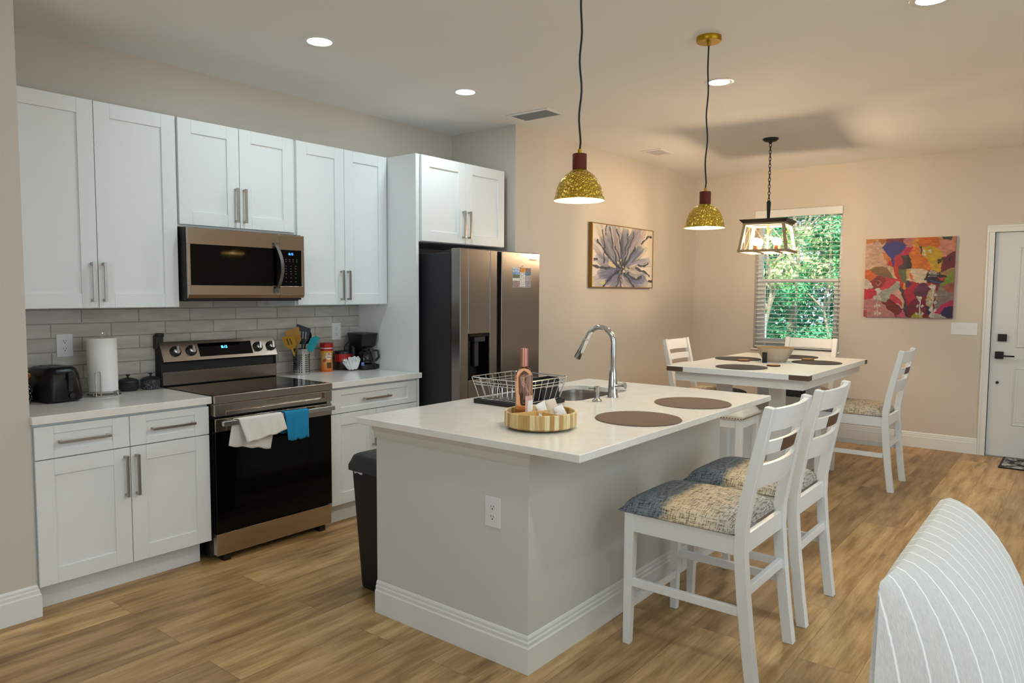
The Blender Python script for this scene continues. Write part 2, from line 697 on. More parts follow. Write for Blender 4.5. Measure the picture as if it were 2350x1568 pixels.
def sweep(mb, prof, path):
    """profile [(out, z)] carried along an axis-aligned path with mitred corners; out = right of travel"""
    n = len(path)
    ds = []
    for i in range(n - 1):
        d = Vector((path[i + 1][0] - path[i][0], path[i + 1][1] - path[i][1]))
        d.normalize()
        ds.append(Vector((d.y, -d.x)))
    ms = []
    for i in range(n):
        if i == 0: ms.append(ds[0])
        elif i == n - 1: ms.append(ds[-1])
        else: ms.append(ds[i - 1] + ds[i] if ds[i - 1].dot(ds[i]) < 0.5 else ds[i])
    k = len(prof)
    vs = []
    for i in range(n):
        for o, z in prof:
            vs.append((path[i][0] + ms[i].x * o, path[i][1] + ms[i].y * o, z))
    fs = []
    for i in range(n - 1):
        for j in range(k):
            j2 = (j + 1) % k
            fs.append((i * k + j, i * k + j2, (i + 1) * k + j2, (i + 1) * k + j))
    fs.append(tuple(range(k)))
    fs.append(tuple((n - 1) * k + j for j in range(k)))
    return mb.add(vs, fs)


BASE = [(0, 0.0), (0.016, 0.0), (0.016, 0.102), (0.011, 0.108), (0.011, 0.122), (0.007, 0.127), (0.007, 0.138), (0.003, 0.146), (0, 0.148)]
struct('baseboard_window', sweep(MB(), BASE, [(XF, YD), (XF, -3.52)]), TRIM, smooth=True, ang=25)
struct('baseboard_dining', sweep(MB(), BASE, [(JX, YD), (XF - 0.016, YD)]), TRIM, smooth=True, ang=25)
struct('baseboard_left', sweep(MB(), BASE, [(-0.985, -0.1), (-0.985, -0.622), (-0.846, -0.622), (-0.846, -0.56)][::-1][::-1]), TRIM, smooth=True, ang=25)

# backsplash tile (fixed to the kitchen wall)
struct('wall_backsplash', MB().box(-0.846, 1.522, -0.008, 0.0, 0.90, 1.42), TILE)

# window: frame, sashes, glass
GX = XF + 0.105
wf = MB()
for (a, b, c, d) in ((WY0, WY0 - 0.045, WZ0, WZ1), (WY1 + 0.045, WY1, WZ0, WZ1), (WY0 - 0.045, WY1 + 0.045, WZ0, WZ0 + 0.05), (WY0 - 0.045, WY1 + 0.045, WZ1 - 0.05, WZ1)):
    wf.box(GX, GX + 0.05, a, b, c, d)
win = struct('window_1', wf, TRIM, bev=0.003)
ROOT[win.name] = Vector((0, 0, 0))
o = MB()
o.box(GX - 0.012, GX + 0.03, WY0 - 0.045, WY1 + 0.045, 1.598, 1.640)
for (a, b) in ((WY0 - 0.045, WY0 - 0.085), (WY1 + 0.085, WY1 + 0.045)):
    o.box(GX - 0.01, GX + 0.028, a, b, WZ0 + 0.05, 1.60)
o.box(GX - 0.01, GX + 0.028, WY0 - 0.085, WY1 + 0.085, WZ0 + 0.05, WZ0 + 0.10)
o.build('lower_sash', TRIM, win, bev=0.003)
MB().box(GX + 0.014, GX + 0.018, WY0 - 0.08, WY1 + 0.08, WZ0 + 0.09, 1.605).build('pane', PANE, win)
MB().box(GX + 0.034, GX + 0.038, WY0 - 0.045, WY1 + 0.045, 1.63, WZ1 - 0.05).build('pane', PANE, win)
MB().box(XF - 0.02, GX, WY0 + 0.02, WY1 - 0.02, WZ0 - 0.022, WZ0).build('sill', TRIM, win, bev=0.003)

# blind with open slats
t = thing('window_blind', 'white slatted blind with open slats hanging in the dining window', 'blind', (XF + 0.055, (WY0 + WY1) / 2, WZ0 + 0.005))
MB().box(XF - 0.028, XF + 0.012, WY0 + 0.002, WY1 - 0.004, 2.292, 2.372).build('valance', TRIM, t, bev=0.004)
MB().box(XF + 0.028, XF + 0.08, WY0 - 0.006, WY1 + 0.006, 2.30, 2.345).build('headrail', TRIM, t)
s = MB()
z = 0.945
while z < 2.29:
    s.box(XF + 0.030, XF + 0.080, WY0 - 0.008, WY1 + 0.008, z, z + 0.0044)
    z += 0.0445
sl = s.build('slats', plain('blind_slat', 'f2f3f2', 0.45), t)
MB().box(XF + 0.030, XF + 0.080, WY0 - 0.008, WY1 + 0.008, WZ0 + 0.006, WZ0 + 0.026).build('bottom_rail', TRIM, t, bev=0.003)
for y in (-1.51, -1.83, -2.16):
    c = MB()
    c.box(XF + 0.0285, XF + 0.030, y - 0.002, y + 0.002, WZ0 + 0.02, 2.3)
    c.box(XF + 0.080, XF + 0.0815, y - 0.002, y + 0.002, WZ0 + 0.02, 2.3)
    c.build('ladder_cord', WPL, t)
c = MB().tube([(XF + 0.02, -1.80, 2.29), (XF + 0.02, -1.80, 1.75)], 0.004, 6).build('tilt_wand', WPL, t)

# entry door
dm = MB().box(XF + 0.015, XF + 0.055, DY1 + 0.003, DY0 - 0.003, 0.006, DZ - 0.003)
door = struct('door_1', dm, plain('door_paint', 'dedfdd', 0.4), bev=0.002)
ROOT[door.name] = Vector((0, 0, 0))
DP = plain('door_panel_paint', 'dedfdd', 0.4)
for (ya, yb, za, zb) in ((-3.768, -4.02, 1.005, 1.915), (-3.768, -4.02, 0.295, 0.825), (-4.09, -4.34, 1.005, 1.915), (-4.09, -4.34, 0.295, 0.825)):
    p = MB()
    X = XF + 0.015
    fr = 0.018
    p.prism([(X, za), (X - 0.006, za + 0.006), (X - 0.006, za + fr - 0.006), (X, za + fr)], 'y', ya, yb)
    p.prism([(X, zb - fr), (X - 0.006, zb - fr + 0.006), (X - 0.006, zb - 0.006), (X, zb)], 'y', ya, yb)
    for y in (ya, yb + fr):
        p.prism([(X, y), (X - 0.006, y - 0.006), (X - 0.006, y - fr + 0.006), (X, y - fr)], 'z', za, zb)
    i = 0.035
    p.box(X - 0.004, X + 0.001, ya - i, yb + i, za + i, zb - i)
    p.build('raised_panel', DP, door, bev=0.002)
h = MB()
h.box(XF - 0.012, XF + 0.014, -3.625, -3.69, 0.90, 0.965)
h.tube([(XF - 0.012, -3.657, 0.93), (XF - 0.05, -3.657, 0.93)], 0.011, 12)
h.box(XF - 0.058, XF - 0.044, -3.645, -3.775, 0.922, 0.936)
h.build('door_handle', BLKM, door, bev=0.002)
MB().box(XF - 0.012, XF + 0.014, -3.64, -3.708, 1.06, 1.125).build('deadbolt', BLKM, door, bev=0.002)
MB().lathe([(0.012, -0.012), (0.012, 0.02)], (XF + 0.008, -3.652, 0.682), 16, 'x').build('door_peg', BLKM, door)
cs = MB()
for (a, b) in ((-3.52, DY0), (DY1, DY1 - 0.063)):
    cs.box(XF - 0.018, XF, a, b, 0, DZ)
    cs.box(XF - 0.024, XF - 0.0181, a - 0.004, a - 0.02, 0, DZ) if a == -3.52 else None
cs.box(XF - 0.018, XF, -3.52, DY1 - 0.063, DZ + 0.0002, DZ + 0.063)
cs.box(XF - 0.024, XF - 0.0181, -3.524, DY1 - 0.06, DZ + 0.042, DZ + 0.058)
cs.box(XF, XF + 0.075, DY0, DY0 + 0.004, 0, DZ)
struct('trim_1', cs, TRIM, bev=0.003)
struct('trim_2', MB().box(XF - 0.02, XF + 0.1, DY1, DY0, 0.0, 0.006), plain('threshold_metal', '9a958c', 0.4, 0.6))

# ================================================================ CABINETS
def door_mb(x0, x1, z0, z1, yf, st=0.076, rl=0.074):
    m = MB()
    t = 0.020
    r = 0.008
    m.box(x0, x0 + st, yf, yf + t, z0, z1)
    m.box(x1 - st, x1, yf, yf + t, z0, z1)
    m.box(x0 + st, x1 - st, yf, yf + t, z0, z0 + rl)
    m.box(x0 + st, x1 - st, yf, yf + t, z1 - rl, z1)
    m.box(x0 + st - 0.002, x1 - st + 0.002, yf + r, yf + t - 0.002, z0 + rl - 0.002, z1 - rl + 0.002)
    return m


def pull(x, z, yf, parent, L=0.2, horiz=False):
    m = MB()
    a, b = 0.0065, 0.034
    if horiz:
        m.box(x - L / 2, x + L / 2, yf - b, yf - b + 0.011, z - a, z + a)
        for q in (x - L / 2 + 0.002, x + L / 2 - 0.014):
            m.box(q, q + 0.012, yf - b + 0.010, yf, z - a, z + a)
    else:
        m.box(x - a, x + a, yf - b, yf - b + 0.011, z - L / 2, z + L / 2)
        for q in (z - L / 2 + 0.002, z + L / 2 - 0.014):
            m.box(x - a, x + a, yf - b + 0.010, yf, q, q + 0.012)
    return m.build('handle', NICK, parent, bev=0.0012)


def cabinet(name, label, x0, x1, z0, z1, ydoor, doors, box_top=None):
    t = thing(name, label, 'cabinet', ((x0 + x1) / 2, -0.17, z0))
    MB().box(x0, x1, ydoor + 0.022, -0.009, z0, z1).build('carcass', CAB, t, bev=0.0015)
    for (a, b, za, zb, hx, hz) in doors:
        d = door_mb(a, b, za, zb, ydoor).build('door', CAB, t, bev=0.0016)
        pull(hx, hz, ydoor, d)
    return t


YU = -0.335
ZB, ZT = 1.386, 2.427
cabinet('upper_cabinet', 'tall white two-door upper cabinet at far left above the toaster', -0.846, -0.007, ZB, ZT, YU,
        [(-0.842, -0.4275, ZB + 0.001, ZT - 0.001, -0.457, 1.519), (-0.4245, -0.010, ZB + 0.001, ZT - 0.001, -0.402, 1.519)])
cabinet('upper_cabinet', 'short white two-door upper cabinet directly above the microwave', -0.005, 0.752, 1.832, ZT, YU,
        [(0.004, 0.3685, 1.846, ZT - 0.001, 0.341, 1.977), (0.3715, 0.740, 1.846, ZT - 0.001, 0.395, 1.977)])
cabinet('upper_cabinet', 'tall white two-door upper cabinet between microwave and fridge panel', 0.754, 1.521, ZB, ZT, YU,
        [(0.764, 1.1355, ZB + 0.004, ZT - 0.001, 1.103, 1.519), (1.1385, 1.512, ZB + 0.004, ZT - 0.001, 1.158, 1.519)])
t = thing('end_panel', 'full-height white side panel standing left of the fridge', 'panel', (1.5355, -0.3, 0))
MB().box(1.522, 1.549, -0.621, -0.002, 0.0, ZT).build('panel_board', CAB, t, bev=0.0015)
t = cabinet('upper_cabinet', 'white two-door cabinet mounted above the fridge', 1.550, 2.479, 1.828, ZT, -0.64,
            [(1.560, 2.0085, 1.832, ZT - 0.004, 1.980, 1.973), (2.0115, 2.462, 1.832, ZT - 0.004, 2.041, 1.973)])

# base cabinets
YB = -0.630


def base(label, x0, x1, toe_y=-0.535):
    t = thing('base_cabinet', label, 'cabinet', ((x0 + x1) / 2, -0.3, 0))
    MB().box(x0, x1, YB + 0.022, -0.009, 0.125, 0.874).build('carcass', CAB, t, bev=0.0015)
    MB().box(x0 + 0.001, x1 - 0.02 if x1 < 0.2 else x1, toe_y, -0.05, 0.0, 0.125).build('toe_kick', CAB, t)
    return t


t = base('left white base cabinet with two drawers over two doors under toaster counter', -0.842, -0.012)
for (a, b, hx) in ((-0.834, -0.4245, -0.631), (-0.4215, -0.014, -0.211)):
    d = door_mb(a, b, 0.713, 0.862, YB, 0.078, 0.036).build('drawer', CAB, t, bev=0.0016)
    pull(hx, 0.786, YB, d, 0.222, True)
for (a, b, hx) in ((-0.834, -0.4245, -0.449), (-0.4215, -0.014, -0.396)):
    d = door_mb(a, b, 0.130, 0.708, YB).build('door', CAB, t, bev=0.0016)
    pull(hx, 0.571, YB, d, 0.205)
t = base('right white base cabinet with one wide drawer between stove and fridge panel', 0.774, 1.521, -0.555)
d = door_mb(0.782, 1.512, 0.713, 0.862, YB, 0.078, 0.036).build('drawer', CAB, t, bev=0.0016)
pull(1.147, 0.786, YB, d, 0.222, True)
for (a, b, hx) in ((0.782, 1.1455, 1.118), (1.1485, 1.512, 1.176)):
    d = door_mb(a, b, 0.130, 0.708, YB).build('door', CAB, t, bev=0.0016)
    pull(hx, 0.571, YB, d, 0.205)

o = MB().box(-0.846, -0.004, -0.648, -0.009, 0.876, 0.914).build('countertop', QUARTZ, bev=0.003)
tag(o, 'white quartz counter slab at left carrying toaster and paper towels', 'countertop')
o = MB().box(0.766, 1.5205, -0.648, -0.009, 0.876, 0.914)
o.box(1.5205, 1.552, -0.648, -0.623, 0.876, 0.914)
o = o.build('countertop', QUARTZ, bev=0.003)
tag(o, 'white quartz counter slab right of stove carrying coffee maker', 'countertop')

# ================================================================ RANGE
t = thing('electric_range', 'stainless electric range with black glass oven door between the counters', 'stove', (0.381, -0.33, 0))
MB().box(0.001, 0.761, -0.615, -0.03, 0.03, 0.895).build('body', BLK, t, bev=0.002)
MB().box(-0.0, 0.762, -0.655, -0.075, 0.895, 0.917).build('cooktop', BLKCER, t, bev=0.003)
MB().box(-0.002, 0.764, -0.672, -0.652, 0.874, 0.919).build('front_rail', STEEL, t, bev=0.004)
m = MB()
m.box(0.0, 0.762, -0.664, -0.60, 0.870, 0.873)
for (a, b, c, d) in ((0.0, 0.062, 0.806, 0.870), (0.708, 0.762, 0.806, 0.870), (0.062, 0.708, 0.862, 0.870), (0.062, 0.708, 0.806, 0.828)):
    m.box(a, b, -0.668, -0.60, c, d)
m.prism([(-0.668, 0.828), (-0.652, 0.834), (-0.652, 0.826)], 'x', 0.062, 0.708)
m.box(0.062, 0.708, -0.654, -0.60, 0.828, 0.862)
m.box(0.33, 0.50, -0.658, -0.65, 0.852, 0.858)
m.build('front_panel', STEEL, t, bev=0.0015)
dr = MB().box(0.002, 0.760, -0.662, -0.618, 0.166, 0.790).build('oven_door', BLKGL, t, bev=0.003)
MB().box(0.001, 0.761, -0.667, -0.6605, 0.722, 0.792).build('door_band', STEEL, dr, bev=0.002)
h = MB()
h.box(0.018, 0.746, -0.722, -0.700, 0.757, 0.785)
for x in (0.075, 0.655):
    h.box(x, x + 0.03, -0.702, -0.666, 0.762, 0.780)
h.build('handle', plain('satin_handle_steel', 'c8c6c4', 0.25, 1.0), dr, bev=0.004)
MB().box(0.004, 0.758, -0.655, -0.60, 0.040, 0.160).build('storage_drawer', STEEL, t, bev=0.003)
for x in (0.05, 0.68):
    MB().box(x, x + 0.04, -0.64, -0.58, 0.0, 0.035).build('foot', BLK, t)
MB().box(0.06, 0.70, -0.12, -0.06, 0.0, 0.03).build('foot', BLK, t)
# backguard
m = MB()
m.prism([(-0.012, 0.905), (-0.082, 0.905), (-0.082, 1.055), (-0.100, 1.058), (-0.052, 1.174), (-0.012, 1.174)], 'x', 0.0, 0.010)
m.prism([(-0.012, 0.905), (-0.072, 0.905), (-0.072, 1.055), (-0.090, 1.058), (-0.046, 1.172), (-0.012, 1.172)], 'x', 0.010, 0.752)
m.prism([(-0.012, 0.905), (-0.082, 0.905), (-0.082, 1.055), (-0.100, 1.058), (-0.052, 1.174), (-0.012, 1.174)], 'x', 0.752, 0.762)
bgd = m.build('backguard', BLKM, t, bev=0.001)
MB().box(0.008, 0.758, -0.086, -0.070, 0.922, 1.000).build('lower_band', STEELV, bgd, bev=0.002)
cp = MB().prism([(-0.101, 1.058), (-0.105, 1.062), (-0.055, 1.176), (-0.046, 1.176), (-0.090, 1.058)], 'x', 0.006, 0.758).build('control_panel', STEEL, t, bev=0.001)
TL = atan2(0.05, 0.114)   # lean of the panel


def on_panel(z):          # y of the panel face at height z
    return -0.105 + (z - 1.062) * 0.05 / 0.114


m = MB()
za, zb = 1.081, 1.158
m.hexa([(0.232, on_panel(za), za), (0.585, on_panel(za), za), (0.585, on_panel(zb), zb), (0.232, on_panel(zb), zb)],
       [(0.232, on_panel(za) - 0.0015, za), (0.585, on_panel(za) - 0.0015, za), (0.585, on_panel(zb) - 0.0015, zb), (0.232, on_panel(zb) - 0.0015, zb)])
m.build('display', BLKGL, cp)
text('clock_digits', '8:15', 0.024, emit('clock_blue', '4db4ff', 6.0), (0.398, on_panel(1.130) - 0.003, 1.130), (pi / 2 - TL, 0, 0), cp)
for x in (0.088, 0.184, 0.628, 0.722):
    k = MB()
    k.lathe([(0.032, 0.0), (0.032, 0.008), (0.027, 0.013)], (0, 0, 0), 24)
    R = Matrix.Translation((x, on_panel(1.118), 1.118)) @ Euler((pi / 2 - TL, 0, 0)).to_matrix().to_4x4()
    k.v = [tuple(R @ Vector(p)) for p in k.v]
    ko = k.build('knob', BLK, cp, smooth=True)
    k = MB().lathe([(0.0205, 0.012), (0.0195, 0.026), (0.017, 0.028)], (0, 0, 0), 24)
    k.box(-0.006, 0.006, -0.022, 0.022, 0.02, 0.038)
    k.v = [tuple(R @ Matrix.Rotation(-0.15, 4, 'Z') @ Vector(p)) for p in k.v]
    k.build('knob_grip', plain('knob_metal', 'c9c9c9', 0.22, 1.0), cp, smooth=True)

# ================================================================ MICROWAVE
t = thing('microwave', 'stainless over-the-range microwave under the short upper cabinet', 'microwave', (0.38, -0.2, 1.425))
MB().box(0.004, 0.752, -0.385, -0.010, 1.424, 1.828).build('body', BLKM, t, bev=0.003)
MB().box(0.02, 0.74, -0.37, -0.02, 1.418, 1.424).build('grille', BLK, t)
d = MB()
d.box(0.008, 0.583, -0.408, -0.386, 1.735, 1.824)
d.box(0.008, 0.583, -0.408, -0.386, 1.455, 1.508)
d.box(0.008, 0.022, -0.408, -0.386, 1.508, 1.735)
d.prism([(-0.408, 1.455), (-0.386, 1.455), (-0.386, 1.436), (-0.398, 1.436)], 'x', 0.008, 0.583)
dr = d.build('door', STEEL, t, bev=0.001)
MB().box(0.020, 0.583, -0.407, -0.388, 1.506, 1.737).build('window_glass', BLKGL, dr)
c = MB()
c.box(0.586, 0.760, -0.408, -0.386, 1.730, 1.822)
c.box(0.586, 0.760, -0.408, -0.386, 1.455, 1.508)
c.box(0.740, 0.760, -0.408, -0.386, 1.508, 1.730)
c.prism([(-0.408, 1.455), (-0.386, 1.455), (-0.386, 1.436), (-0.398, 1.436)], 'x', 0.586, 0.760)
c.build('control_frame', STEEL, t, bev=0.001)
cp = MB().box(0.585, 0.741, -0.4075, -0.388, 1.507, 1.731).build('control_panel', BLKGL, t)
h = MB()
pts = []
for i in range(13):
    u = i / 12
    pts.append((0.548 + 0.028 * sin(pi * u), -0.412 - 0.040 * sin(pi * u) ** 0.6, 1.468 + 0.300 * u))
for i in range(12):
    a, b = pts[i], pts[i + 1]
    h.hexa([(a[0] - 0.011, a[1], a[2]), (a[0] + 0.011, a[1], a[2]), (a[0] + 0.011, a[1] + 0.012, a[2]), (a[0] - 0.011, a[1] + 0.012, a[2])],
           [(b[0] - 0.011, b[1], b[2]), (b[0] + 0.011, b[1], b[2]), (b[0] + 0.011, b[1] + 0.012, b[2]), (b[0] - 0.011, b[1] + 0.012, b[2])])
for zz in (1.466, 1.744):
    h.box(0.540, 0.566, -0.42, -0.405, zz, zz + 0.026)
h.build('handle', DARKST, dr, smooth=True, ang=30)
text('clock_digits', '8:15', 0.020, emit('clock_blue_small', '3a8cff', 4.0), (0.664, -0.4082, 1.705), (pi / 2, 0, 0), cp)
KEYM = plain('keypad_print', '55585c', 0.6)
for j, zz in enumerate((1.672, 1.660, 1.632, 1.616, 1.600, 1.584, 1.560, 1.536)):
    for i in range(4 if j < 2 else 3):
        x = 0.628 + i * (0.026 if j < 2 else 0.034)
        MB().box(x - 0.005, x + 0.005, -0.4081, -0.4074, zz - 0.0018, zz + 0.0018).build('key', KEYM, cp)

# ================================================================ REFRIGERATOR
t = thing('refrigerator', 'stainless side-by-side refrigerator with water dispenser beside white panel', 'refrigerator', (2.045, -0.5, 0))
MB().box(1.600, 2.490, -0.877, -0.08, 0.012, 1.745).build('body', plain('fridge_side_charcoal', '2c2e31', 0.5, 0.3), t, bev=0.004)
MB().box(1.64, 2.45, -0.80, -0.15, 0.0, 0.012).build('feet', BLK, t)
FY = -0.970


def fdoor(x0, x1, hole=None):
    m = MB()
    y0, y1, z0, z1 = FY, -0.885, 0.06, 1.774
    if hole is None:
        m.box(x0, x1, y0, y1, z0, z1)
    else:
        a, b, c, d = hole
        m.box(x0, a, y0, y1, z0, z1)
        m.box(b, x1, y0, y1, z0, z1)
        m.box(a, b, y0, y1, z0, c)
        m.box(a, b, y0, y1, d, z1)
        m.box(a, b, y1 - 0.02, y1, c, d)
    return m


HO = (1.676, 1.902, 0.872, 1.189)
fl = fdoor(1.594, 1.983, HO).build('door', STEELV, t, bev=0.006)
fr = fdoor(2.032, 2.492).build('door', STEELV, t, bev=0.006)
MB().box(1.984, 2.031, -0.935, -0.890, 0.06, 1.770).build('handle_channel', BLKM, t)
m = MB()
a, b, c, d = HO
m.box(a, b, -0.968, -0.906, c, c + 0.012)
m.box(a, b, -0.968, -0.906, d - 0.02, d)
m.box(a, a + 0.012, -0.968, -0.906, c, d)
m.box(b - 0.012, b, -0.968, -0.906, c, d)
m.box(a, b, -0.912, -0.906, c, d)
dp = m.build('dispenser', BLKGL, fl, bev=0.001)
m = MB().box(1.752, 1.862, -0.962, -0.914, 1.132, 1.168)
m.box(1.782, 1.822, -0.935, -0.914, 0.96, 1.13)
m.build('dispenser_paddle', plain('dispenser_grey', '3c3c3e', 0.35, 0.4), fl, bev=0.003)
for x0, x1 in ((1.63, 1.80), (2.28, 2.46)):
    m = MB().prism([(-0.95, 1.775), (-0.86, 1.775), (-0.70, 1.747), (-0.70, 1.745), (-0.95, 1.745)], 'x', x0, x0 + 0.09)
    m.build('hinge_cover', BLK, t, bev=0.003)
text('brand_lettering', 'SAMSUNG', 0.022, plain('logo_grey', '3d3a38', 0.4, 0.5), (2.405, FY - 0.0004, 1.722), (pi / 2, 0, 0), fr)
# flyer on the door
random.seed(5)
fx0, fx1, fz0, fz1 = 2.158, 2.378, 1.512, 1.660


def paint_mesh(name, fn, nu, nv, place, mat, parent):
    """flat sheet of nu x nv cells, cell colours from fn(u, v) (v down)"""
    vs = [place(i / nu, j / nv) for j in range(nv + 1) for i in range(nu + 1)]
    fs = [(j * (nu + 1) + i, (j + 1) * (nu + 1) + i, (j + 1) * (nu + 1) + i + 1, j * (nu + 1) + i + 1) for j in range(nv) for i in range(nu)]
    off = ROOT[parent.name] if parent else Vector((0, 0, 0))
    me = bpy.data.meshes.new(name)
    me.from_pydata([Vector(v) - off for v in vs], [], fs)
    at = me.attributes.new('paint', 'FLOAT_COLOR', 'FACE')
    buf = []
    for j in range(nv):
        for i in range(nu):
            buf += [*srgb(fn((i + 0.5) / nu, (j + 0.5) / nv)), 1.0]
    at.data.foreach_set('color', buf)
    me.materials.append(mat)
    o = bpy.data.objects.new(name, me)
    COL.objects.link(o)
    if parent:
        o.parent = parent
        ROOT[o.name] = off
    return o


PRINT = attr_mat('printed_paper', 0.5, 0.0)
photos = {}


def flyer(u, v):
    random.seed(int(u * 34) * 97 + int(v * 40))
    n = random.uniform(-0.16, 0.16)
    if 0.37 < u < 0.68:
        c = (0.86, 0.85, 0.84)
        if v < 0.06 or v > 0.96: c = (0.55, 0.52, 0.5)
        elif int(v * 40) % 4 == 0 and random.random() < 0.5: c = (0.35, 0.35, 0.38)
        return c
    if u <= 0.37:
        if v < 0.22: c = (0.66, 0.74, 0.86) if v > 0.06 else (0.85, 0.88, 0.9)
        elif v < 0.36: c = (0.45, 0.6, 0.78)
        elif v < 0.52: c = (0.34, 0.38, 0.30)
        elif v < 0.66: return (0.88, 0.87, 0.86)
        else: c = (0.55, 0.49, 0.47)
    else:
        if v < 0.2: c = (0.42, 0.36, 0.36)
        elif v < 0.38: c = (0.22, 0.42, 0.55)
        elif v < 0.66: c = (0.62, 0.60, 0.64)
        else: c = (0.58, 0.55, 0.58)
    return tuple(min(1, max(0, x + n)) for x in c)


ft = thing('flyer', 'small photo collage flyer stuck on the right fridge door', 'flyer', (2.268, FY, fz0))
MB().box(fx0, fx1, FY - 0.0012, FY - 0.0002, fz0, fz1).build('sheet', PAPER, ft)
paint_mesh('printed_face', flyer, 34, 40, lambda u, v: (fx0 + (fx1 - fx0) * u, FY - 0.0016, fz1 - (fz1 - fz0) * v), PRINT, ft)
mg = thing('magnet', 'orange house-shaped magnet holding flyer on fridge door', 'magnet', (2.275, FY, 1.63))
MB().box(2.243, 2.309, FY - 0.006, FY - 0.0018, 1.628, 1.660).build('magnet_face', plain('orange_print', 'd98a33', 0.5, vary=0.4, vscale=60), mg, bev=0.001)
MB().prism([(2.243, 1.660), (2.309, 1.660), (2.298, 1.667), (2.284, 1.678), (2.270, 1.668)], 'y', FY - 0.006, FY - 0.0018).build('magnet_top', plain('cream_print', 'f3e3c3', 0.5), mg)

# ================================================================ ISLAND
IX0, IX1, IY0, IY1 = 0.168, 2.000, -1.766, -2.639
ZI = 0.910
t = thing('kitchen_island', 'beige painted kitchen island base with white baseboard under the quartz top', 'island', ((IX0 + IX1) / 2, -2.2, 0))
m = MB()
m.box(IX0, IX1, IY1, IY1 + 0.02, 0, 0.878)
m.box(IX0, IX0 + 0.02, IY1 + 0.02, IY0, 0, 0.878)
m.box(IX1 - 0.02, IX1, IY1 + 0.02, IY0, 0, 0.878)
m.box(IX0 + 0.02, IX1 - 0.02, IY0 - 0.02, IY0, 0.10, 0.878)
m.box(IX0 + 0.02, IX1 - 0.02, IY0 - 0.09, IY0 - 0.075, 0.0, 0.10)
m.box(IX0 + 0.02, IX1 - 0.02, IY1 + 0.02, IY0 - 0.02, 0.10, 0.115)
m.build('body', ISLP, t)
path = [(IX0, IY0), (IX0, IY1), (IX1, IY1), (IX1, IY0)]
sweep(MB(), BASE, path).build('baseboard', TRIM, t, smooth=True, ang=25)
CROWN = [(0, 0.812), (0.008, 0.814), (0.014, 0.826), (0.018, 0.848), (0.026, 0.858), (0.032, 0.878), (0, 0.878)]
sweep(MB(), CROWN, path).build('crown_trim', ISLP, t, smooth=True, ang=25)
dd = ((0.20, 0.78), (0.79, 1.37), (1.38, 1.96))
for a, b in dd:   # doors on the sink side
    m = door_mb(a, b, 0.13, 0.85, 0, 0.076, 0.074)
    m.v = [(x, IY0 + 0.02 - y, z) for x, y, z in m.v]
    m.build('door', CAB, t, bev=0.0016)

# island top with the sink cut out
SX0, SX1, SY0, SY1, SR = 1.130, 1.735, -1.800, -2.205, 0.085


def rrect(x0, x1, y0, y1, r, n=6):
    pts = []
    for cx, cy, a0 in ((x1 - r, y1 - r, 0), (x0 + r, y1 - r, pi / 2), (x0 + r, y0 + r, pi), (x1 - r, y0 + r, 1.5 * pi)):
        for k in range(n + 1):
            a = a0 + pi / 2 * k / n
            pts.append((cx + r * cos(a), cy + r * sin(a)))
    return pts


def slab_with_hole(name, x0, x1, y0, y1, z0, z1, hole, mat, parent=None, bev=0.003):
    bm = bmesh.new()
    outer = [bm.verts.new((x, y, z1)) for x, y in ((x0, y0), (x1, y0), (x1, y1), (x0, y1))]
    inner = [bm.verts.new((x, y, z1)) for x, y in hole]
    es = [bm.edges.new((l[i], l[(i + 1) % len(l)])) for l in (outer, inner) for i in range(len(l))]
    bmesh.ops.triangle_fill(bm, edges=es, use_beauty=True, use_dissolve=False)
    r = bmesh.ops.extrude_face_region(bm, geom=list(bm.faces))
    for v in r['geom']:
        if isinstance(v, bmesh.types.BMVert):
            v.co.z = z0
    bmesh.ops.recalc_face_normals(bm, faces=bm.faces)
    me = bpy.data.meshes.new(name)
    bm.to_mesh(me)
    bm.free()
    me.materials.append(mat)
    o = bpy.data.objects.new(name, me)
    COL.objects.link(o)
    md = o.modifiers.new('bev', 'BEVEL')
    md.width = bev
    md.segments = 2
    md.limit_method = 'ANGLE'
    return o


o = slab_with_hole('countertop', 0.103, 2.047, -2.913, -1.702, 0.880, ZI, rrect(SX0, SX1, SY1, SY0, SR), QUARTZ)
tag(o, 'large white quartz island top overhanging on the chair side', 'countertop')
# sink basin hung under the cut-out
t = thing('sink', 'undermount stainless sink set into the island top', 'sink', ((SX0 + SX1) / 2, (SY0 + SY1) / 2, 0.68))
m = MB()
rings = []
for (g, z) in ((0.020, 0.878), (0.004, 0.878), (0.002, 0.860), (-0.006, 0.72), (-0.03, 0.690), (-0.10, 0.682)):
    rings.append([(x, y, z) for x, y in rrect(SX0 - g, SX1 + g, SY1 - g, SY0 + g, max(SR + g * 0.6, 0.03))])
n = len(rings[0])
vs = [p for r in rings for p in r]
fs = [(i * n + k, i * n + (k + 1) % n, (i + 1) * n + (k + 1) % n, (i + 1) * n + k) for i in range(len(rings) - 1) for k in range(n)]
fs.append(tuple((len(rings) - 1) * n + k for k in range(n)))
m.add(vs, fs)
m.build('basin', steel_mat('sink_steel', 'a39b92', 0.28, (60, 60, 60), 0.02), t, smooth=True, ang=50, solid=0.0015)
MB().lathe([(0.055, 0.0), (0.05, 0.004), (0.03, 0.001)], ((SX0 + SX1) / 2, (SY0 + SY1) / 2, 0.684), 24).build('drain', CHROME, t, smooth=True)

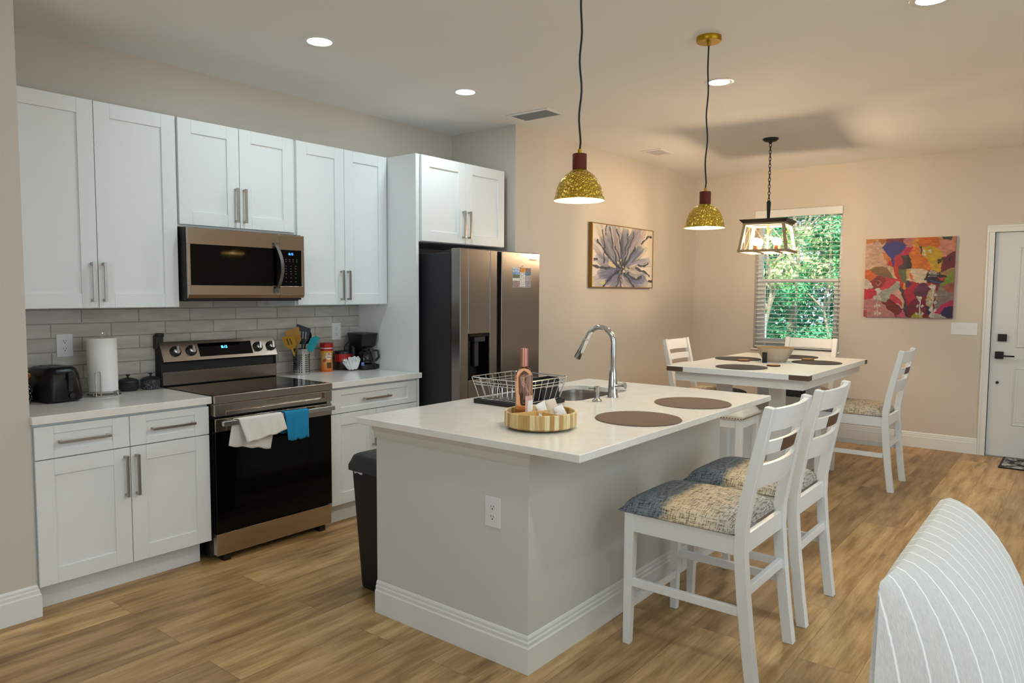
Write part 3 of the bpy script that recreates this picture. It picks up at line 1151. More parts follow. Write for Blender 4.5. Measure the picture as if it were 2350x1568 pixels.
# faucet
FX, FYY = 1.407, -2.272
t = thing('faucet', 'chrome gooseneck faucet arching over the island sink', 'faucet', (FX, FYY, ZI))
MB().lathe([(0.031, 0), (0.031, 0.006), (0.027, 0.012), (0.0235, 0.09), (0.019, 0.135), (0.0165, 0.15)], (FX, FYY, ZI), 32).build('faucet_base', CHROME, t, smooth=True)
pts = [(FX, FYY, ZI + 0.14), (FX, FYY, ZI + 0.29)]
cy, cz, R = FYY + 0.085, ZI + 0.295, 0.085
for k in range(1, 17):
    a = pi - (pi - 0.42) * k / 16
    pts.append((FX, cy + R * cos(a), cz + R * sin(a)))
e = Vector(pts[-1])
dv = (Vector(pts[-1]) - Vector(pts[-2])).normalized()
MB().tube(pts + [e + dv * 0.02], 0.0145, 16).build('spout', CHROME, t, smooth=True)
a0 = e + dv * 0.018
MB().tube([a0, a0 + dv * 0.01, a0 + dv * 0.045, a0 + dv * 0.125, a0 + dv * 0.130], 0.017, 16, radii=[0.0155, 0.0175, 0.0165, 0.0205, 0.018]).build('spray_head', CHROME, t, smooth=True)
m = MB()
m.tube([(FX, FYY - 0.018, ZI + 0.060), (FX + 0.004, FYY - 0.062, ZI + 0.066)], 0.016, 16)
m.tube([(FX + 0.004, FYY - 0.060, ZI + 0.066), (FX + 0.005, FYY - 0.074, ZI + 0.067)], 0.019, 16)
m.build('lever', CHROME, t, smooth=True)
t = thing('soap_dispenser', 'short brushed nickel soap dispenser beside the faucet', 'soap dispenser', (1.224, -2.285, ZI))
MB().lathe([(0.026, 0), (0.026, 0.006), (0.016, 0.014), (0.0135, 0.022), (0.0135, 0.052)], (1.224, -2.285, ZI), 24).build('dispenser_base', NICK, t, smooth=True)
m = MB().lathe([(0.0165, 0.052), (0.0175, 0.056), (0.0175, 0.076), (0.014, 0.079)], (1.224, -2.285, ZI), 24)
m.tube([(1.224, -2.275, ZI + 0.068), (1.224, -2.235, ZI + 0.066)], 0.006, 10)
m.build('pump_top', NICK, t, smooth=True)

# dish rack
t = thing('dish_rack', 'wire dish rack on black drain tray beside the sink', 'dish rack', (0.92, -2.0, ZI))
RX0, RX1, RY0, RY1 = 0.770, 1.085, -1.835, -2.165
m = MB()
m.prism(rrect(RX0 - 0.012, RX1 + 0.012, RY1 - 0.012, RY0 + 0.012, 0.02, 3), 'z', ZI, ZI + 0.008)
for (x0, x1, y0, y1) in ((RX0 - 0.012, RX0, RY1, RY0), (RX1, RX1 + 0.012, RY1, RY0), (RX0, RX1, RY0, RY0 + 0.012), (RX0, RX1, RY1 - 0.012, RY1)):
    m.box(x0, x1, y0, y1, ZI + 0.006, ZI + 0.022)
for k in range(14):
    x = RX0 + 0.015 + k * 0.0215
    m.box(x, x + 0.008, RY1, RY0, ZI + 0.008, ZI + 0.013)
m.build('drain_tray', BLK, t, bev=0.002)
m = MB()
HT = ZI + 0.135
o_ = 0.030


def loop(z, g):
    q = rrect(RX0 + 0.01 - g, RX1 - 0.01 + g, RY1 + 0.01 - g, RY0 - 0.01 + g, 0.03, 4)
    return [(x, y, z) for x, y in q]


m.tube(loop(HT, o_), 0.0032, 6, True)
m.tube(loop(HT - 0.022, o_ - 0.006), 0.0022, 6, True)
m.tube(loop(HT - 0.036, o_ - 0.010), 0.0022, 6, True)
m.tube(loop(ZI + 0.024, 0.0), 0.0026, 6, True)
for k in range(7):
    u = k / 6
    for (y, s_) in ((RY0 - 0.01, 1), (RY1 + 0.01, -1)):
        x = RX0 + 0.02 + u * (RX1 - RX0 - 0.04)
        m.tube([(x, y, ZI + 0.024), (x + (u - 0.5) * 0.05, y + s_ * o_, HT)], 0.0019, 6)
    for (x, s_) in ((RX0 + 0.01, -1), (RX1 - 0.01, 1)):
        y = RY1 + 0.02 + u * (RY0 - RY1 - 0.04)
        m.tube([(x, y, ZI + 0.024), (x + s_ * o_, y + (u - 0.5) * 0.05, HT)], 0.0019, 6)
for k in range(9):
    y = RY0 - 0.03 - k * 0.030
    m.tube([(RX0 + 0.01, y, ZI + 0.024), (RX1 - 0.01, y, ZI + 0.024)], 0.0018, 6)
m.build('wire_basket', plain('chromed_wire', 'cfd0d0', 0.2, 0.9), t, smooth=True)
for k in range(8):
    y = RY0 - 0.045 - k * 0.032
    q = []
    for j in range(9):
        a = pi * j / 8
        q.append((RX0 + 0.105 + 0.017 * cos(a), y, ZI + 0.075 + 0.02 * sin(a)))
    MB().tube([(RX0 + 0.124, y, ZI + 0.024)] + q + [(RX0 + 0.086, y, ZI + 0.024)], 0.0019, 6).build('plate_holder', plain('chromed_wire', 'cfd0d0', 0.2, 0.9) if k == 0 else bpy.data.materials['chromed_wire'], t, smooth=True)
cu = thing('cutlery_caddy', 'black plastic cutlery caddy at the right end of dish rack', 'caddy', (1.03, -2.11, ZI + 0.025))
m = MB()
X0, X1, Y0, Y1, Z0, Z1 = 0.905, 1.06, -2.155, -2.085, ZI + 0.026, ZI + 0.133
for (a, b, c, d) in ((X0, X1, Y0, Y0 + 0.003), (X0, X1, Y1 - 0.003, Y1), (X0, X0 + 0.003, Y0, Y1), (X1 - 0.003, X1, Y0, Y1), (0.98, 0.983, Y0, Y1)):
    m.box(a, b, c, d, Z0, Z1)
m.box(X0, X1, Y0, Y1, Z0, Z0 + 0.003)
m.build('caddy_box', BLKM, cu)
m = MB().tube([(X0 + 0.02, Y0 - 0.022, HT - 0.02), (X0 + 0.02, Y0 - 0.006, HT - 0.045), (X1 - 0.02, Y0 - 0.006, HT - 0.045), (X1 - 0.02, Y0 - 0.022, HT - 0.02)], 0.002, 6)
m.build('caddy_hook', bpy.data.materials['chromed_wire'], cu, smooth=True)

# lazy susan tray
TX, TY = 0.440, -2.494
t = thing('lazy_susan', 'round divided bamboo turntable tray on the island', 'tray', (TX, TY, ZI))
MB().lathe([(0.120, 0.0), (0.120, 0.008)], (TX, TY, ZI), 48).build('swivel_base', plain('dark_swivel', '4b3a22', 0.5), t)
R = 0.153
MB().lathe([(R - 0.012, 0.008), (R, 0.016), (R, 0.070), (R - 0.002, 0.073), (R - 0.009, 0.073), (R - 0.011, 0.070), (R - 0.011, 0.018), (0.001, 0.018)], (TX, TY, ZI), 64, cap1=False).build('tray_rim', BAMB, t, smooth=True, ang=30)
DV = plain('bamboo_divider', 'dcb878', 0.45, vary=0.12, vscale=40)


def wall_between(p, q, th, z0, z1):
    p, q = Vector(p), Vector(q)
    d = (q - p).normalized()
    n_ = Vector((-d.y, d.x)) * th / 2
    return MB().hexa([(*(p - n_), z0), (*(q - n_), z0), (*(q + n_), z0), (*(p + n_), z0)], [(*(p - n_), z1), (*(q - n_), z1), (*(q + n_), z1), (*(p + n_), z1)])


ri = R - 0.012
for a, b in ((2.62, -0.18), (0.10 + pi / 2 + 2.9, None), (-1.62 + 0.3 + 2.75, None)):
    if b is not None:
        wall_between((TX + ri * cos(a), TY + ri * sin(a)), (TX + ri * cos(b), TY + ri * sin(b)), 0.006, ZI + 0.016, ZI + 0.066).build('divider', DV, t)
    else:
        wall_between((TX + 0.012 * cos(a), TY + 0.012 * sin(a)), (TX + ri * cos(a), TY + ri * sin(a)), 0.006, ZI + 0.016, ZI + 0.066).build('divider', DV, t)

# rose wine bottle standing in the tray
BX, BY, BZ = 0.435, -2.409, ZI + 0.0185
t = thing('wine_bottle', 'bottle of rose wine standing in the round bamboo tray', 'bottle', (BX, BY, BZ))
GL = N('rose_bottle_glass')
GL.set(Base_Color=(*srgb('efb796'), 1), Roughness=0.02, Transmission_Weight=1.0, IOR=1.45)
prof = [(0.010, 0.004), (0.033, 0.0), (0.0365, 0.004), (0.037, 0.02), (0.037, 0.190), (0.035, 0.205), (0.026, 0.222), (0.0165, 0.232), (0.0145, 0.245), (0.0140, 0.300), (0.0155, 0.302), (0.0155, 0.308)]
MB().lathe(prof, (BX, BY, BZ), 40).build('bottle_glass', GL.m, t, smooth=True, ang=60)
MB().lathe([(0.0165, 0.236), (0.0163, 0.305), (0.0158, 0.311), (0.010, 0.312)], (BX, BY, BZ), 32).build('foil_capsule', ROSE, t, smooth=True)
tocam = atan2(-4.288 - BY, -2.0065 - BX)


def patch(a0, a1, z0, z1, r, mat, name, bb=None):
    m = MB()
    m.grid(lambda u, v: (BX + r * cos(a0 + (a1 - a0) * u), BY + r * sin(a0 + (a1 - a0) * u), BZ + z0 + (z1 - z0) * v), 12, 2)
    return m.build(name, mat, t, smooth=True, fix=False)


patch(tocam + 0.15, tocam + 1.9, 0.020, 0.112, 0.0373, plain('bottle_label_rose', 'd9b0a2', 0.6), 'bottle_label')
patch(tocam + 0.45, tocam + 1.8, 0.018, 0.092, 0.0376, plain('bottle_label_white', 'f0ede8', 0.6), 'bottle_label_panel')

# sachets and small packets
def packet(name, label, cx, cy, z0, rot, tilt, w_, h_, mat, cat='packet', group=None):
    m = MB()
    def f(u, v):
        th = 0.006 * (1 - (2 * u - 1) ** 4) * (1 - (2 * v - 1) ** 4)
        return ((u - 0.5) * w_, th, v * h_)
    m.grid(f, 8, 10)
    m.grid(lambda u, v: ((u - 0.5) * w_, -f(u, v)[1], v * h_), 8, 10)
    Rm = Matrix.Translation((cx, cy, z0)) @ Euler((tilt[0], tilt[1], 0)).to_matrix().to_4x4()
    Rm = Matrix.Translation((cx, cy, z0)) @ Matrix.Rotation(rot, 4, 'Z') @ Matrix.Rotation(tilt[1], 4, 'Y') @ Matrix.Rotation(tilt[0], 4, 'X')
    m.v = [tuple(Rm @ Vector(p)) for p in m.v]
    o = m.build(name, mat, None, smooth=True, ang=80, fix=False)
    return tag(o, label, cat, group)


SACH = plain('sachet_white', 'efedec', 0.5, bump=0.4, bscale=25)
SACHB = plain('sachet_beige', 'd9cdbc', 0.55, bump=0.4, bscale=25, vary=0.1, vscale=60)
fd = -0.672
packet('tea_sachet', 'white sachet leaning left of the beige one in round tray', TX + 0.060, TY - 0.002, ZI + 0.026, fd, (-0.35, -0.45), 0.050, 0.082, SACH)
packet('tea_sachet', 'beige striped sachet standing highest in the round tray', TX + 0.078, TY - 0.026, ZI + 0.026, fd, (-0.30, -0.25), 0.046, 0.090, SACHB)
packet('tea_sachet', 'white sachet leaning right behind the beige one in round tray', TX + 0.090, TY - 0.062, ZI + 0.026, fd, (-0.25, -0.45), 0.042, 0.066, SACH)
for i, (dx, dy, lab) in enumerate(((-0.075, -0.050, 'small white paper packet in tray in front of wine bottle'), (-0.006, -0.088, 'small white paper packet at the front of round tray'))):
    m = MB().lathe([(0.001, 0), (0.022, 0.001), (0.024, 0.008), (0.012, 0.030), (0.005, 0.050), (0.001, 0.056)], (TX + dx, TY + dy, ZI + 0.0185), 10)
    random.seed(i)
    m.v = [(x + random.uniform(-.004, .004), y + random.uniform(-.004, .004), z) for x, y, z in m.v]
    tag(m.build('sugar_packet', SACH, None, smooth=True), lab, 'packet')


def placemat(name, label, x, y, z, r, mat, group):
    m = MB()
    prof = [(0.001, 0.0)] + [(r * k / 8, 0.0) for k in range(1, 9)] + [(r + 0.002, 0.0025), (r, 0.005)] + [(r * k / 8, 0.0052) for k in range(7, 0, -1)] + [(0.001, 0.0052)]
    m.lathe(prof, (0, 0, 0), 72)
    o = m.build(name, mat, None, smooth=True)
    o.location = (x, y, z)
    return tag(o, label, 'placemat', group)


placemat('placemat', 'round brown woven placemat on island nearest the bamboo tray', 0.888, -2.712, ZI, 0.192, PLBRN, 'placemats on the island')
placemat('placemat', 'round brown woven placemat at the far end of island', 1.486, -2.700, ZI, 0.192, PLBRN, 'placemats on the island')

# trash can
t = thing('trash_can', 'tall black lidded trash can beside the island', 'trash can', (0.43, -1.575, 0))
cx, cy = 0.445, -1.578
m = MB()
rg = []
for (hx, hy, z) in ((0.145, 0.095, 0.0), (0.15, 0.10, 0.01), (0.180, 0.130, 0.60), (0.184, 0.134, 0.63)):
    rg.append([(x, y, z) for x, y in rrect(cx - hx, cx + hx, cy - hy, cy + hy, 0.04, 4)])
n = len(rg[0])
m.add([p for r in rg for p in r], [(i * n + k, i * n + (k + 1) % n, (i + 1) * n + (k + 1) % n, (i + 1) * n + k) for i in range(len(rg) - 1) for k in range(n)] + [tuple(range(n - 1, -1, -1)), tuple((len(rg) - 1) * n + k for k in range(n))])
m.build('bin_body', BLKM, t, smooth=True)
m = MB()
rg = []
for (hx, hy, z) in ((0.196, 0.146, 0.600), (0.196, 0.146, 0.622), (0.178, 0.128, 0.668), (0.165, 0.115, 0.676), (0.05, 0.03, 0.690)):
    rg.append([(x, y, z) for x, y in rrect(cx - hx, cx + hx, cy - hy, cy + hy, min(0.045, hy * 0.9), 4)])
m.add([p for r in rg for p in r], [(i * n + k, i * n + (k + 1) % n, (i + 1) * n + (k + 1) % n, (i + 1) * n + k) for i in range(len(rg) - 1) for k in range(n)] + [tuple(range(n - 1, -1, -1)), tuple((len(rg) - 1) * n + k for k in range(n))])
m.build('lid', plain('charcoal_lid', '24282b', 0.5), t, smooth=True)
bagm = MB()
bagm.grid(lambda u, v: (cx - 0.189 + 0.002 * sin(9 * u), cy + 0.02 + 0.06 * u, 0.600 - 0.014 * v * (0.7 + 0.3 * sin(8 * u))), 12, 3)
bagm.build('bin_bag', plain('bag_plastic', 'cfd2d6', 0.3), t, smooth=True, fix=False, solid=0.001)

# ================================================================ COUNTER THINGS
ZC = 0.914


def cloth(name, label, front, back, mat, seed, cat='towel', thick=0.004):
    """towel over the oven handle; front/back = (x_top_left, x_top_right, bottom_left (x,z), bottom_right (x,z))"""
    random.seed(seed)
    ph = [random.uniform(0, 6) for _ in range(6)]
    zt, yf, yb = 0.7875, -0.7255, -0.6965
    nv_f, nv_b, nu = 14, 14, 22
    m = MB()
    rows = []
    fl, fr, fbl, fbr = front
    bl, br_, bbl, bbr = back
    for j in range(nv_b, -1, -1):      # back layer from bottom to top
        v = j / nv_b
        row = []
        for i in range(nu + 1):
            u = i / nu
            xt = bl + (br_ - bl) * u
            xb = bbl[0] + (bbr[0] - bbl[0]) * u
            zb = bbl[1] + (bbr[1] - bbl[1]) * u
            w = 0.006 * v * sin(9 * u + ph[0]) + 0.003 * v * sin(23 * u + ph[1])
            row.append((xt + (xb - xt) * v, yb + 0.008 * v + abs(w) * 0.5, zt - 0.004 + (zb - zt) * v + 0.003 * v * sin(17 * u + ph[2])))
        rows.append(row)
    for k in range(1, 4):              # over the bar
        a = pi * k / 4
        rows.append([((bl + (br_ - bl) * i / nu) * (1 - k / 4) + (fl + (fr - fl) * i / nu) * k / 4, yb + (yf - yb) * (1 - cos(a)) / 2, zt + 0.003 * sin(a)) for i in range(nu + 1)])
    for j in range(nv_f + 1):
        v = j / nv_f
        row = []
        for i in range(nu + 1):
            u = i / nu
            xt = fl + (fr - fl) * u
            xb = fbl[0] + (fbr[0] - fbl[0]) * u
            zb = fbl[1] + (fbr[1] - fbl[1]) * u
            w = 0.010 * v * sin(8 * u + ph[3] + v) + 0.004 * v * sin(21 * u + ph[4])
            row.append((xt + (xb - xt) * v, yf - 0.004 * v - abs(w), zt - 0.002 + (zb - zt) * v + 0.004 * v * sin(15 * u + ph[5])))
        rows.append(row)
    w_ = nu + 1
    m.add([p for r in rows for p in r], [(j * w_ + i, j * w_ + i + 1, (j + 1) * w_ + i + 1, (j + 1) * w_ + i) for j in range(len(rows) - 1) for i in range(nu)])
    o = m.build(name, mat, None, smooth=True, ang=180, fix=False, solid=thick)
    return tag(o, label, cat)


TOWW = plain('white_terry', 'e6e2dc', 0.95, bump=0.6, bscale=220)
TOWB = plain('blue_terry', '1583b4', 0.95, bump=0.7, bscale=220)
cloth('dish_towel', 'white dish towel hanging over the oven door handle', (0.104, 0.372, (0.143, 0.652), (0.398, 0.692)), (0.084, 0.352, (0.064, 0.645), (0.318, 0.590)), TOWW, 3)
cloth('dish_towel', 'blue dish towel hanging over the oven door handle', (0.390, 0.551, (0.404, 0.624), (0.542, 0.628)), (0.374, 0.520, (0.368, 0.668), (0.520, 0.66)), TOWB, 8)

# toaster
tx, ty, tr = -0.590, -0.165, 0.30
t = thing('toaster', 'black two-slot toaster on the left counter', 'toaster', (tx, ty, ZC))
m = MB()
rings = []
for (hx, hy, z, r) in ((0.078, 0.120, 0.006, 0.030), (0.088, 0.132, 0.012, 0.035), (0.090, 0.134, 0.05, 0.038), (0.084, 0.122, 0.140, 0.045), (0.076, 0.110, 0.166, 0.045), (0.062, 0.096, 0.176, 0.040)):
    rings.append([(x, y, z) for x, y in rrect(-hx, hx, -hy, hy, r, 6)])
n = len(rings[0])
m.add([p for r in rings for p in r], [(i * n + k, i * n + (k + 1) % n, (i + 1) * n + (k + 1) % n, (i + 1) * n + k) for i in range(len(rings) - 1) for k in range(n)] + [tuple(range(n - 1, -1, -1)), tuple((len(rings) - 1) * n + k for k in range(n))])
Rt = Matrix.Translation((tx, ty, ZC)) @ Matrix.Rotation(0.10, 4, 'Z')


def put(mb, Mx):
    mb.v = [tuple(Mx @ Vector(p)) for p in mb.v]
    return mb


put(m, Rt).build('body', plain('gloss_black_plastic', '050506', 0.30, Specular_IOR_Level=0.3), t, smooth=True, ang=50)
for sx in (-0.024, 0.024):
    put(MB().box(sx - 0.012, sx + 0.012, -0.07, 0.07, 0.170, 0.1775), Rt).build('slot', plain('slot_metal', '5a5a5a', 0.4, 0.7), t)
put(MB().box(0.008, 0.030, -0.138, -0.122, 0.055, 0.150), Rt).build('lever_track', BLKM, t, bev=0.002)
put(MB().box(0.004, 0.034, -0.148, -0.125, 0.118, 0.132), Rt).build('lever', BLK, t, bev=0.003)
put(MB().lathe([(0.013, -0.144), (0.015, -0.13)], (0.022, 0, 0.035), 20, 'y'), Rt).build('dial', BLK, t)
for q in ((-0.06, -0.09), (0.06, -0.09), (-0.06, 0.09), (0.06, 0.09)):
    put(MB().cyl((q[0], q[1], 0), 0.012, 0.0, 0.008, 12), Rt).build('foot', BLK, t)

# flower pot half hidden at far left
t = thing('flower_pot', 'small black patterned pot with yellow and red flowers behind the toaster edge', 'flower pot', (-0.725, -0.16, ZC))
PM = N('dotted_pot')
v_ = PM.n('TexVoronoi')
v_.inputs['Scale'].default_value = 90
PM.l(PM.coord(), v_.inputs['Vector'])
PM.l(PM.ramp(v_.outputs['Distance'], [(0.28, 'd8d8d0'), (0.40, '101010')]), PM.b.inputs['Base Color'])
MB().lathe([(0.028, 0), (0.040, 0.02), (0.043, 0.05), (0.034, 0.085), (0.026, 0.10)], (-0.725, -0.16, ZC), 24).build('pot', PM.m, t, smooth=True)
random.seed(2)
for k in range(7):
    a = k * 0.9
    m = MB().sphere((-0.725 + 0.022 * cos(a), -0.16 + 0.022 * sin(a), ZC + 0.118 + 0.02 * random.random()), 0.015, 8, 6)
    m.v = [(x + random.uniform(-.003, .003), y + random.uniform(-.003, .003), z) for x, y, z in m.v]
    m.build('blossom', plain('yellow_petal', 'e0a81c', 0.6) if k == 0 else (bpy.data.materials['yellow_petal'] if k % 2 else plain('red_petal', 'b8431c', 0.6)), t)

# paper towels
px, py = -0.352, -0.165
t = thing('paper_towel_holder', 'wire paper towel holder with ring base on left counter', 'paper towel holder', (px, py, ZC))
m = MB()
ring = lambda r, z: [(px + r * cos(2 * pi * k / 32), py + r * sin(2 * pi * k / 32), z) for k in range(32)]
m.tube(ring(0.083, ZC + 0.004), 0.0035, 8, True)
m.tube(ring(0.079, ZC + 0.022), 0.003, 8, True)
for k in range(4):
    a = 0.6 + k * pi / 2
    m.tube([(px + 0.083 * cos(a), py + 0.083 * sin(a), ZC + 0.004), (px + 0.079 * cos(a), py + 0.079 * sin(a), ZC + 0.022)], 0.003, 8)
m.tube([(px - 0.079, py, ZC + 0.020), (px + 0.079, py, ZC + 0.020)], 0.003, 8)
m.build('ring_base', CHROME, t, smooth=True)
m = MB().tube([(px, py, ZC + 0.02), (px, py, ZC + 0.30)] + [(px + 0.014 - 0.014 * cos(a), py, ZC + 0.325 + 0.014 * sin(a)) for a in [k * pi / 8 for k in range(9)]] + [(px + 0.028, py, ZC + 0.310)], 0.003, 8)
m.build('centre_rod', CHROME, t, smooth=True)
ax, ay = px - 0.062, py - 0.066
m = MB().tube([(ax, ay, ZC + 0.004), (ax, ay, ZC + 0.115)] + [(ax + 0.011 - 0.011 * cos(a), ay - 0.003, ZC + 0.128 + 0.012 * sin(a)) for a in [k * pi / 8 for k in range(9)]] + [(ax + 0.022, ay - 0.006, ZC + 0.115), (ax + 0.022, ay - 0.006, ZC + 0.004)], 0.0028, 8)
m.build('tension_arm', CHROME, t, smooth=True)
m = MB()
prof = [(0.020, 0.0), (0.070, 0.0), (0.072, 0.004), (0.072, 0.279), (0.070, 0.283), (0.020, 0.283)]
m.lathe(prof + [prof[0]], (px, py, ZC + 0.026), 48, cap0=False, cap1=False)
o = m.build('paper_towel_roll', PAPER, None, smooth=True, ang=50)
tag(o, 'white roll of paper towels upright on the wire holder', 'paper towels')

# two little pots with lids
SPEC = N('speckled_enamel')
SPEC.l(SPEC.ramp(SPEC.noise(SPEC.coord(), 160, 3), [(0.5, '2b2d30'), (0.66, '8a8c8e')]), SPEC.b.inputs['Base Color'])
SPEC.set(Roughness=0.35)
for (x, y, mt, lab) in ((-0.184, -0.075, CHAR, 'small plain dark pot with knob lid beside the paper towels'), (-0.065, -0.090, SPEC.m, 'small speckled dark pot with knob lid against the stove side')):
    t = thing('lidded_pot', lab, 'pot', (x, y, ZC))
    MB().lathe([(0.046, 0.0), (0.050, 0.006), (0.0525, 0.048), (0.054, 0.050)], (x, y, ZC), 32).build('pot_body', mt, t, smooth=True, ang=50)
    MB().lathe([(0.0545, 0.050), (0.0545, 0.054), (0.045, 0.064), (0.02, 0.073), (0.004, 0.074)], (x, y, ZC), 32).build('lid', CHAR, t, smooth=True, ang=50)
    MB().lathe([(0.006, 0.073), (0.005, 0.082), (0.011, 0.086), (0.012, 0.090), (0.006, 0.092)], (x, y, ZC), 20).build('lid_knob', CHAR, t, smooth=True)

# utensil crock
ux, uy = 0.930, -0.115
t = thing('utensil_crock', 'perforated steel utensil crock right of the stove', 'crock', (ux, uy, ZC))
PF = N('perforated_steel')
PF.set(Base_Color=(*srgb('b9b7b4'), 1), Metallic=1.0, Roughness=0.22)
MB().lathe([(0.0595, 0.0), (0.060, 0.002), (0.060, 0.174), (0.0605, 0.176), (0.058, 0.176), (0.058, 0.006), (0.001, 0.006)], (ux, uy, ZC), 48, cap1=False).build('cylinder_wall', PF.m, t, smooth=True, ang=40)
hl = MB()
for r in range(9):
    z = ZC + 0.022 + r * 0.014
    for k in range(24):
        a = 2 * pi * k / 24
        if k % 6 in (5,): continue
        ca, sa = cos(a), sin(a)
        P = lambda du, dz, rr=0.0604: (ux + rr * ca - du * sa, uy + rr * sa + du * ca, z + dz)
        hl.add([P(-.0043, -.0043), P(.0043, -.0043), P(.0043, .0043), P(-.0043, .0043)], [(0, 1, 2, 3)])
h = hl.build('perforations', SLOT, t, fix=False)
h['kind'] = 'stuff'
BAMU = plain('bamboo_utensil', 'c9962e', 0.5, vary=0.1, vscale=30)
BAMU2 = plain('bamboo_utensil_shade', 'b98432', 0.5, vary=0.1, vscale=30)
TEAL = plain('teal_silicone', '1798a6', 0.45)


def utensil(name, label, top, lean_from, head, mat, rz, slots=0, slot_mat=None):
    """handle from crock floor to the head; head = list of (w, h) outline in the head plane"""
    t = thing(name, label, 'utensil', (ux, uy, ZC + 0.01))
    a = Vector(lean_from)
    b = Vector(top)
    d = (b - a).normalized()
    side = Vector((cos(rz), sin(rz), 0))
    side = (side - d * side.dot(d)).normalized()
    nrm = d.cross(side)
    MB().tube([a, a + (b - a) * 0.5, b + d * 0.01], 0.006, 8).build('handle', mat, t, smooth=True)
    outline = [(w_ * 1.35, h_ * 1.25) for w_, h_ in head]
    m = MB()
    pts = [b + side * w_ + d * h_ for w_, h_ in outline]
    n_ = len(pts)
    th = nrm * 0.0025
    m.add([p - th for p in pts] + [p + th for p in pts], [tuple(range(n_ - 1, -1, -1)), tuple(range(n_, 2 * n_))] + [(i, (i + 1) % n_, n_ + (i + 1) % n_, n_ + i) for i in range(n_)])
    ho = m.build('head', mat, t, bev=0.0015)
    for k in range(slots):
        sx = (k - (slots - 1) / 2) * 0.019
        for sgn in (-1, 1):
            pass
        q = MB()
        c = [(sx - 0.004, 0.036), (sx + 0.004, 0.036), (sx + 0.004, 0.086), (sx - 0.004, 0.086)]
        pp = [b + side * w_ + d * h_ for w_, h_ in c]
        t2 = nrm * 0.0029
        q.add([p - t2 for p in pp] + [p + t2 for p in pp], [(3, 2, 1, 0), (4, 5, 6, 7), (0, 1, 5, 4), (1, 2, 6, 5), (2, 3, 7, 6), (3, 0, 4, 7)])
        q.build('slot', slot_mat or SLOT, t)
    return t


ZB_ = ZC + 0.012
sq = [(-0.012, 0.0), (0.012, 0.0), (0.032, 0.02), (0.036, 0.095), (-0.036, 0.085), (-0.030, 0.02)]
utensil('slotted_turner', 'yellow bamboo slotted turner leaning furthest left in the crock', (0.846, -0.140, ZC + 0.180), (0.945, -0.09, ZB_), [(-0.012, 0.0), (0.012, 0.0), (0.027, 0.022), (0.030, 0.083), (-0.030, 0.083), (-0.027, 0.022)], BAMU, -0.75, 2, plain('slot_shadow', '5a3f14', 0.7))
utensil('bamboo_spatula', 'plain bamboo spatula behind the slotted bamboo turner in crock', (0.905, -0.100, ZC + 0.200), (0.945, -0.12, ZB_), sq, BAMU2, -0.6)
utensil('slotted_turner', 'black slotted turner standing tallest in the middle of crock', (0.938, -0.125, ZC + 0.205), (0.925, -0.115, ZB_), [(-0.012, 0.0), (0.012, 0.0), (0.030, 0.03), (0.036, 0.088), (-0.036, 0.108), (-0.030, 0.03)], BLK, -0.9, 3, plain('slot_light', '9c9a96', 0.6))
utensil('serving_spoon', 'black round spoon leaning right in the crock', (0.985, -0.090, ZC + 0.200), (0.925, -0.125, ZB_), [(0.028 * cos(a), 0.040 - 0.040 * cos(0) + 0.042 + 0.042 * sin(a)) for a in [2 * pi * k / 18 for k in range(18)]], BLK, -0.9)
utensil('silicone_spatula', 'teal silicone spatula leaning furthest right in the crock', (0.958, -0.165, ZC + 0.160), (0.915, -0.10, ZB_), [(-0.015, 0.0), (0.013, 0.0), (0.020, 0.012), (0.022, 0.092), (0.000, 0.094), (-0.020, 0.070)], TEAL, -0.8)

# creamer
cx_, cy_ = 1.158, -0.095
t = thing('creamer_bottle', 'orange creamer bottle with red lid between crock and coffee can', 'creamer', (cx_, cy_, ZC))
CM = N('creamer_print')
tc = CM.n('TexCoord')
sp = CM.n('SeparateXYZ')
CM.l(tc.outputs['Object'], sp.inputs[0])
mr = CM.n('MapRange')
mr.inputs['From Max'].default_value = 0.15
CM.l(sp.outputs[2], mr.inputs[0])
CM.l(CM.ramp(mr.outputs[0], [(0.0, 'cf5a1e'), (0.35, 'd9893a'), (0.7, 'e0b268'), (0.96, 'd8962f')]), CM.b.inputs['Base Color'])
CM.set(Roughness=0.3)
MB().lathe([(0.040, 0.0), (0.042, 0.004), (0.042, 0.05), (0.038, 0.085), (0.039, 0.11), (0.044, 0.135), (0.044, 0.148)], (cx_, cy_, ZC), 40).build('bottle_body', CM.m, t, smooth=True)
REDP = plain('red_plastic', 'b4151c', 0.35)
MB().lathe([(0.0442, 0.148), (0.0442, 0.163)], (cx_, cy_, ZC), 40).build('neck_band', REDP, t, smooth=True)
MB().lathe([(0.0435, 0.163), (0.0435, 0.170)], (cx_, cy_, ZC), 40).build('white_band', WPL, t, smooth=True)
MB().lathe([(0.045, 0.170), (0.046, 0.172), (0.045, 0.198), (0.040, 0.203), (0.01, 0.204)], (cx_, cy_, ZC), 40).build('lid', REDP, t, smooth=True)
fa = atan2(-4.288 - cy_, -2.0065 - cx_)


def wrap_patch(parent, c, r, a0, a1, z0, z1, mat, name, oval=False):
    m = MB()
    if oval:
        pts = [(0.5 + 0.5 * cos(q), 0.5 + 0.5 * sin(q)) for q in [2 * pi * k / 20 for k in range(20)]]
        m.add([(c[0] + r * cos(a0 + (a1 - a0) * u), c[1] + r * sin(a0 + (a1 - a0) * u), c[2] + z0 + (z1 - z0) * v) for u, v in pts], [tuple(range(20))])
    else:
        m.grid(lambda u, v: (c[0] + r * cos(a0 + (a1 - a0) * u), c[1] + r * sin(a0 + (a1 - a0) * u), c[2] + z0 + (z1 - z0) * v), 10, 1)
    return m.build(name, mat, parent, fix=False)


